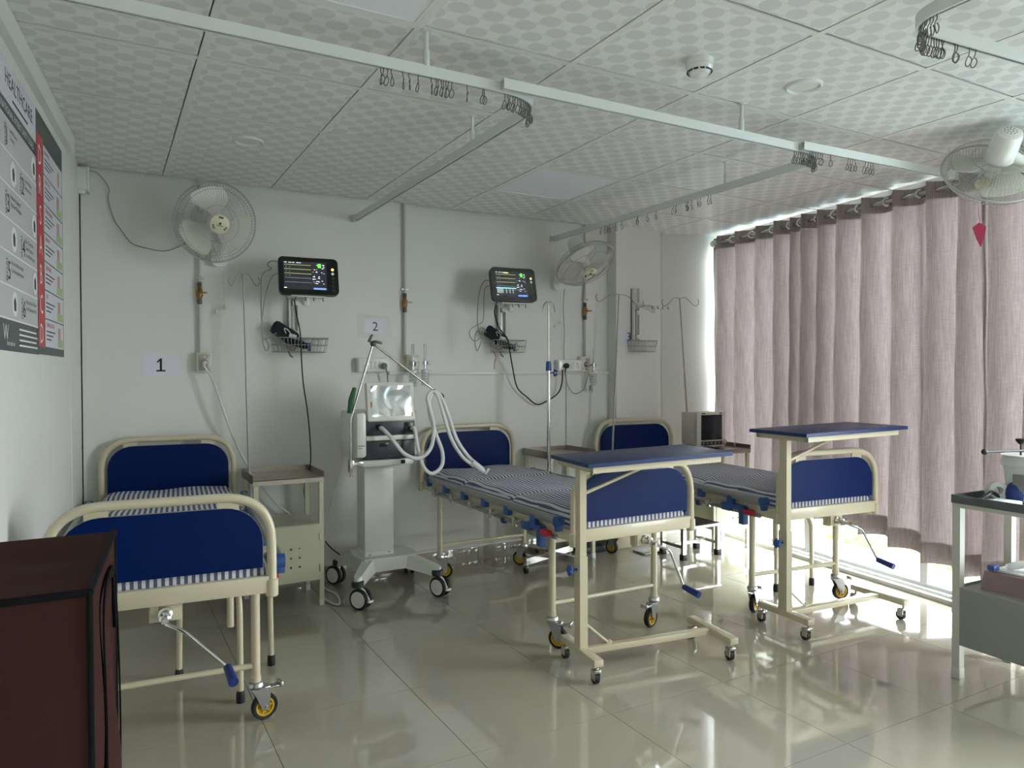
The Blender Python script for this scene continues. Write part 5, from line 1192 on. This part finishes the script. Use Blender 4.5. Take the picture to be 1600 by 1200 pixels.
# ================================================================== TROLLEY at the right
TX0, TY1 = 3.205, 1.825; TW, TL = .42, .75; ZT = .80
t = thing('instrument_trolley', 'grey steel trolley with two trays standing by the curtain', 'trolley', (TX0 + TW / 2, TY1 - TL / 2, 0), (0, 0, -.04))
lx = lambda x: x - (TX0 + TW / 2); ly = lambda y: y - (TY1 - TL / 2)
for x in (-TW / 2 + .018, TW / 2 - .018):
    for y in (-TL / 2 + .018, TL / 2 - .018):
        MB().bb(x - .017, x + .017, y - .017, y + .017, .015, .79).build('leg', 'trolley_leg', t); MB().bb(x - .019, x + .019, y - .019, y + .019, 0, .05, .003).build('foot_cap', 'trolley_leg', t)
def tray(z0, z1, nm, m):
    q = MB().bb(-TW / 2, TW / 2, -TL / 2, TL / 2, z0, z0 + .006)
    for s_ in (-1, 1): q.bb(s_ * TW / 2 - .004, s_ * TW / 2 + .004, -TL / 2, TL / 2, z0, z1).bb(-TW / 2, TW / 2, s_ * TL / 2 - .004, s_ * TL / 2 + .004, z0, z1)
    q.build(nm, m, t)
tray(.765, .80, 'top_tray', 'trolley_rim')
MB().bb(-TW / 2, TW / 2, -TL / 2, TL / 2, .745, .768, .003).build('top_frame', 'trolley_leg', t)
q = MB().bb(-TW / 2 + .036, TW / 2 - .036, -TL / 2 + .03, TL / 2 - .03, .155, .163)
for s_ in (-1, 1): q.bb(s_ * (TW / 2 - .004) - .003, s_ * (TW / 2 - .004) + .003, -TL / 2 + .034, TL / 2 - .034, .15, .40)
q.bb(-TW / 2 + .03, TW / 2 - .03, -TL / 2 + .002, -TL / 2 + .008, .15, .40).bb(-TW / 2 + .03, TW / 2 - .03, TL / 2 - .008, TL / 2 - .002, .15, .40)
q.build('lower_bin', 'trolley_grey', t)
MB().bb(-TW / 2 + .01, TW / 2 - .01, -TL / 2 + .03, TL / 2 - .03, .392, .398).build('lower_shelf', 'trolley_grey', t)
TZT = .772
t = thing('plastic_bin', 'translucent white plastic bin with lid on the trolley', 'bin', (3.50, 1.66, TZT))
MB().lathe([(.075, 0), (.082, .004), (.098, .15), (.104, .152), (.104, .166), (.097, .168)], n=32).build('bucket', 'clear_plastic', t); MB().lathe([(.108, .158), (.108, .172), (.1, .19), (.1, .198), (.108, .20), (.02, .202)], n=32).build('lid', 'white_plastic', t)
MB().bb(-.10, -.092, -.04, .02, .05, .12).build('label_patch', 'knob_grey', t)
t = thing('clamp_rod', 'thin dark rod with black clamp knob lying over the plastic bin', 'rod', (3.45, 1.66, TZT + .205))
MB().cyl((-.21, .05, .018), (.2, -.05, .018), .005, n=10).ball((-.21, .05, .018), .013).build('rod', 'charcoal', t); MB().cyl((-.02, .003, -.002), (-.02, .003, .05), .004, n=8).lathe([(.008, .045), (.02, .06), (.02, .068), (.01, .07)], Matrix.Translation((-.02, .003, 0)), 14).build('clamp_knob', 'black_plastic', t)
solo(MB().bb(3.24, 3.36, 1.62, 1.72, TZT, TZT + .018, .004), 'packet', 'sheet_white', 'white paper packet lying on the trolley top', 'packet')
solo(MB().tube(smoothp([(3.27, 1.745, TZT + .01), (3.31, 1.73, TZT + .035), (3.35, 1.735, TZT + .04), (3.39, 1.72, TZT + .01)], 5), .008, 8), 'strap', 'charcoal', 'dark grey strap humped over the trolley top', 'strap')
solo(MB().lathe([(.018, 0), (.038, 0), (.038, .05), (.018, .05), (.018, 0)], facing((3.41, 1.76, TZT + .038), (-.6, -.7, .15)), 24, caps=False), 'tape_roll', 'white_plastic', 'white roll of tape standing on the trolley top', 'tape roll')
solo(MB().ball((3.43, 1.68, TZT + .035), (.05, .04, .055)), 'dark_pouch', 'blue_dark', 'dark blue pouch beside the plastic bin on the trolley', 'pouch')
t = thing('supply_box', 'dusky pink box heaped with wrapped supplies in the lower trolley bin', 'box', (3.43, 1.55, .398))
MB().prism([(-.14, 0), (.14, 0), (.17, .075), (-.11, .075)], -.2, .2, Matrix(((1, 0, 0, 0), (0, 0, -1, 0), (0, 1, 0, 0), (0, 0, 0, 1)))).build('box', 'pink_box', t)
MB().bb(-.09, .15, -.18, .18, .075, .085, .004).build('lid_sheet', 'sheet_white', t)
solo(MB().tube(smoothp([(3.36, 1.68, .50), (3.42, 1.62, .515), (3.46, 1.50, .51), (3.50, 1.38, .50)], 5), [.012] + [.016] * 13 + [.016, .012], 10), 'wrapped_tube', 'clear_plastic', 'clear wrapped tube lying on the pink box in the trolley', 'tube')
solo(MB().bb(3.30, 3.345, 1.70, 1.73, .483, .505, .004), 'blue_cap', 'blue_plastic', 'small blue cap on the pink box in the trolley', 'cap')
# ================================================================== FABRIC SHOE RACK, foreground left
t = thing('fabric_rack', 'brown fabric covered rack with black piping in front of the bed', 'fabric cabinet', (-.18, 1.89, 0))
B = lambda m, nm, ma, par=None, **k: m.build(nm, ma, par or t, world=True, **k)
ax, ay, az = (xl(1.6) + .01, -.028), (1.6, 2.19), .92
def rx_(y): return -.028 + (y - 1.6) * .08
def lx_(y): return xl(y) + .012
nu, nv = 14, 26
def face(fn, nm, nu=14, nv=26):
    vs = [fn(i / nu, j / nv) for j in range(nv + 1) for i in range(nu + 1)]
    B(MB().add(vs, [(j * (nu + 1) + i, j * (nu + 1) + i + 1, (j + 1) * (nu + 1) + i + 1, (j + 1) * (nu + 1) + i) for j in range(nv) for i in range(nu)]), nm, 'brown_fabric', ang=80)
bul = lambda u, v: math.sin(PI * u) * math.sin(PI * v)
face(lambda u, v: (lx_(1.6) + (rx_(1.6) - lx_(1.6)) * u, 1.6 - .012 * bul(u, v), az * v), 'side_cover')
face(lambda u, v: (rx_(1.6 + .59 * u) + .02 * bul(u, v) + .01 * math.sin(9 * v + 7 * u) * bul(u, v), 1.6 + .59 * u, az * v), 'front_cover')
face(lambda u, v: (lx_(2.19) + (rx_(2.19) - lx_(2.19)) * u, 2.19 + .008 * bul(u, v), az * v), 'side_cover')
face(lambda u, v: (lx_(1.6 + .59 * v) + (rx_(1.6 + .59 * v) - lx_(1.6 + .59 * v)) * u, 1.6 + .59 * v, az - .016 * bul(u, v) + .004 * math.sin(14 * v + 3 * u) * bul(u, v)), 'top_cover')
face(lambda u, v: (lx_(1.6 + .59 * u) , 1.6 + .59 * u, az * v), 'back_cover', 4, 4)
c4 = [(rx_(1.6), 1.6), (rx_(2.19), 2.19), (lx_(2.19), 2.19), (lx_(1.6), 1.6)]
pp = MB()
for (x, y) in c4: pp.tube([(x, y, 0), (x, y, az)], .006, 8)
pp.tube([(c4[3][0], c4[3][1], az), (c4[0][0], c4[0][1], az), (c4[1][0], c4[1][1], az)], .008, 8)
B(pp, 'piping', 'black_trim')
def rib(y, z, o=.022): u = (y - 1.6) / .59; v = z / az; return Vector((rx_(y) + .02 * bul(u, v) + .004, y, z))
for q in ([(1.72, 0), (1.71, .3), (1.72, .6), (1.735, .80), (1.80, .86), (1.95, .87), (2.06, .85)], [(2.08, 0), (2.09, .35), (2.07, .55), (2.08, .74), (2.05, .82), (2.06, .85)]):
    pts = smoothp([rib(y, z) for y, z in q], 8); vs = []; fs = []
    for i, p_ in enumerate(pts):
        tdir = (pts[min(i + 1, len(pts) - 1)] - pts[max(0, i - 1)]).normalized(); sd = tdir.cross(Vector((1, 0, 0))).normalized() * .011
        vs += [p_ - sd, p_ + sd, p_ + sd + Vector((.004, 0, 0)), p_ - sd + Vector((.004, 0, 0))]
    for i in range(len(pts) - 1):
        for j in range(4): fs.append((4 * i + j, 4 * i + (j + 1) % 4, 4 * i + 4 + (j + 1) % 4, 4 * i + 4 + j))
    B(MB().add(vs, fs), 'zip_tape', 'black_trim')
B(MB().tube([rib(2.02, .84), rib(2.0, .78), rib(1.98, .73)], .005, 6), 'tie_strap', 'black_trim')
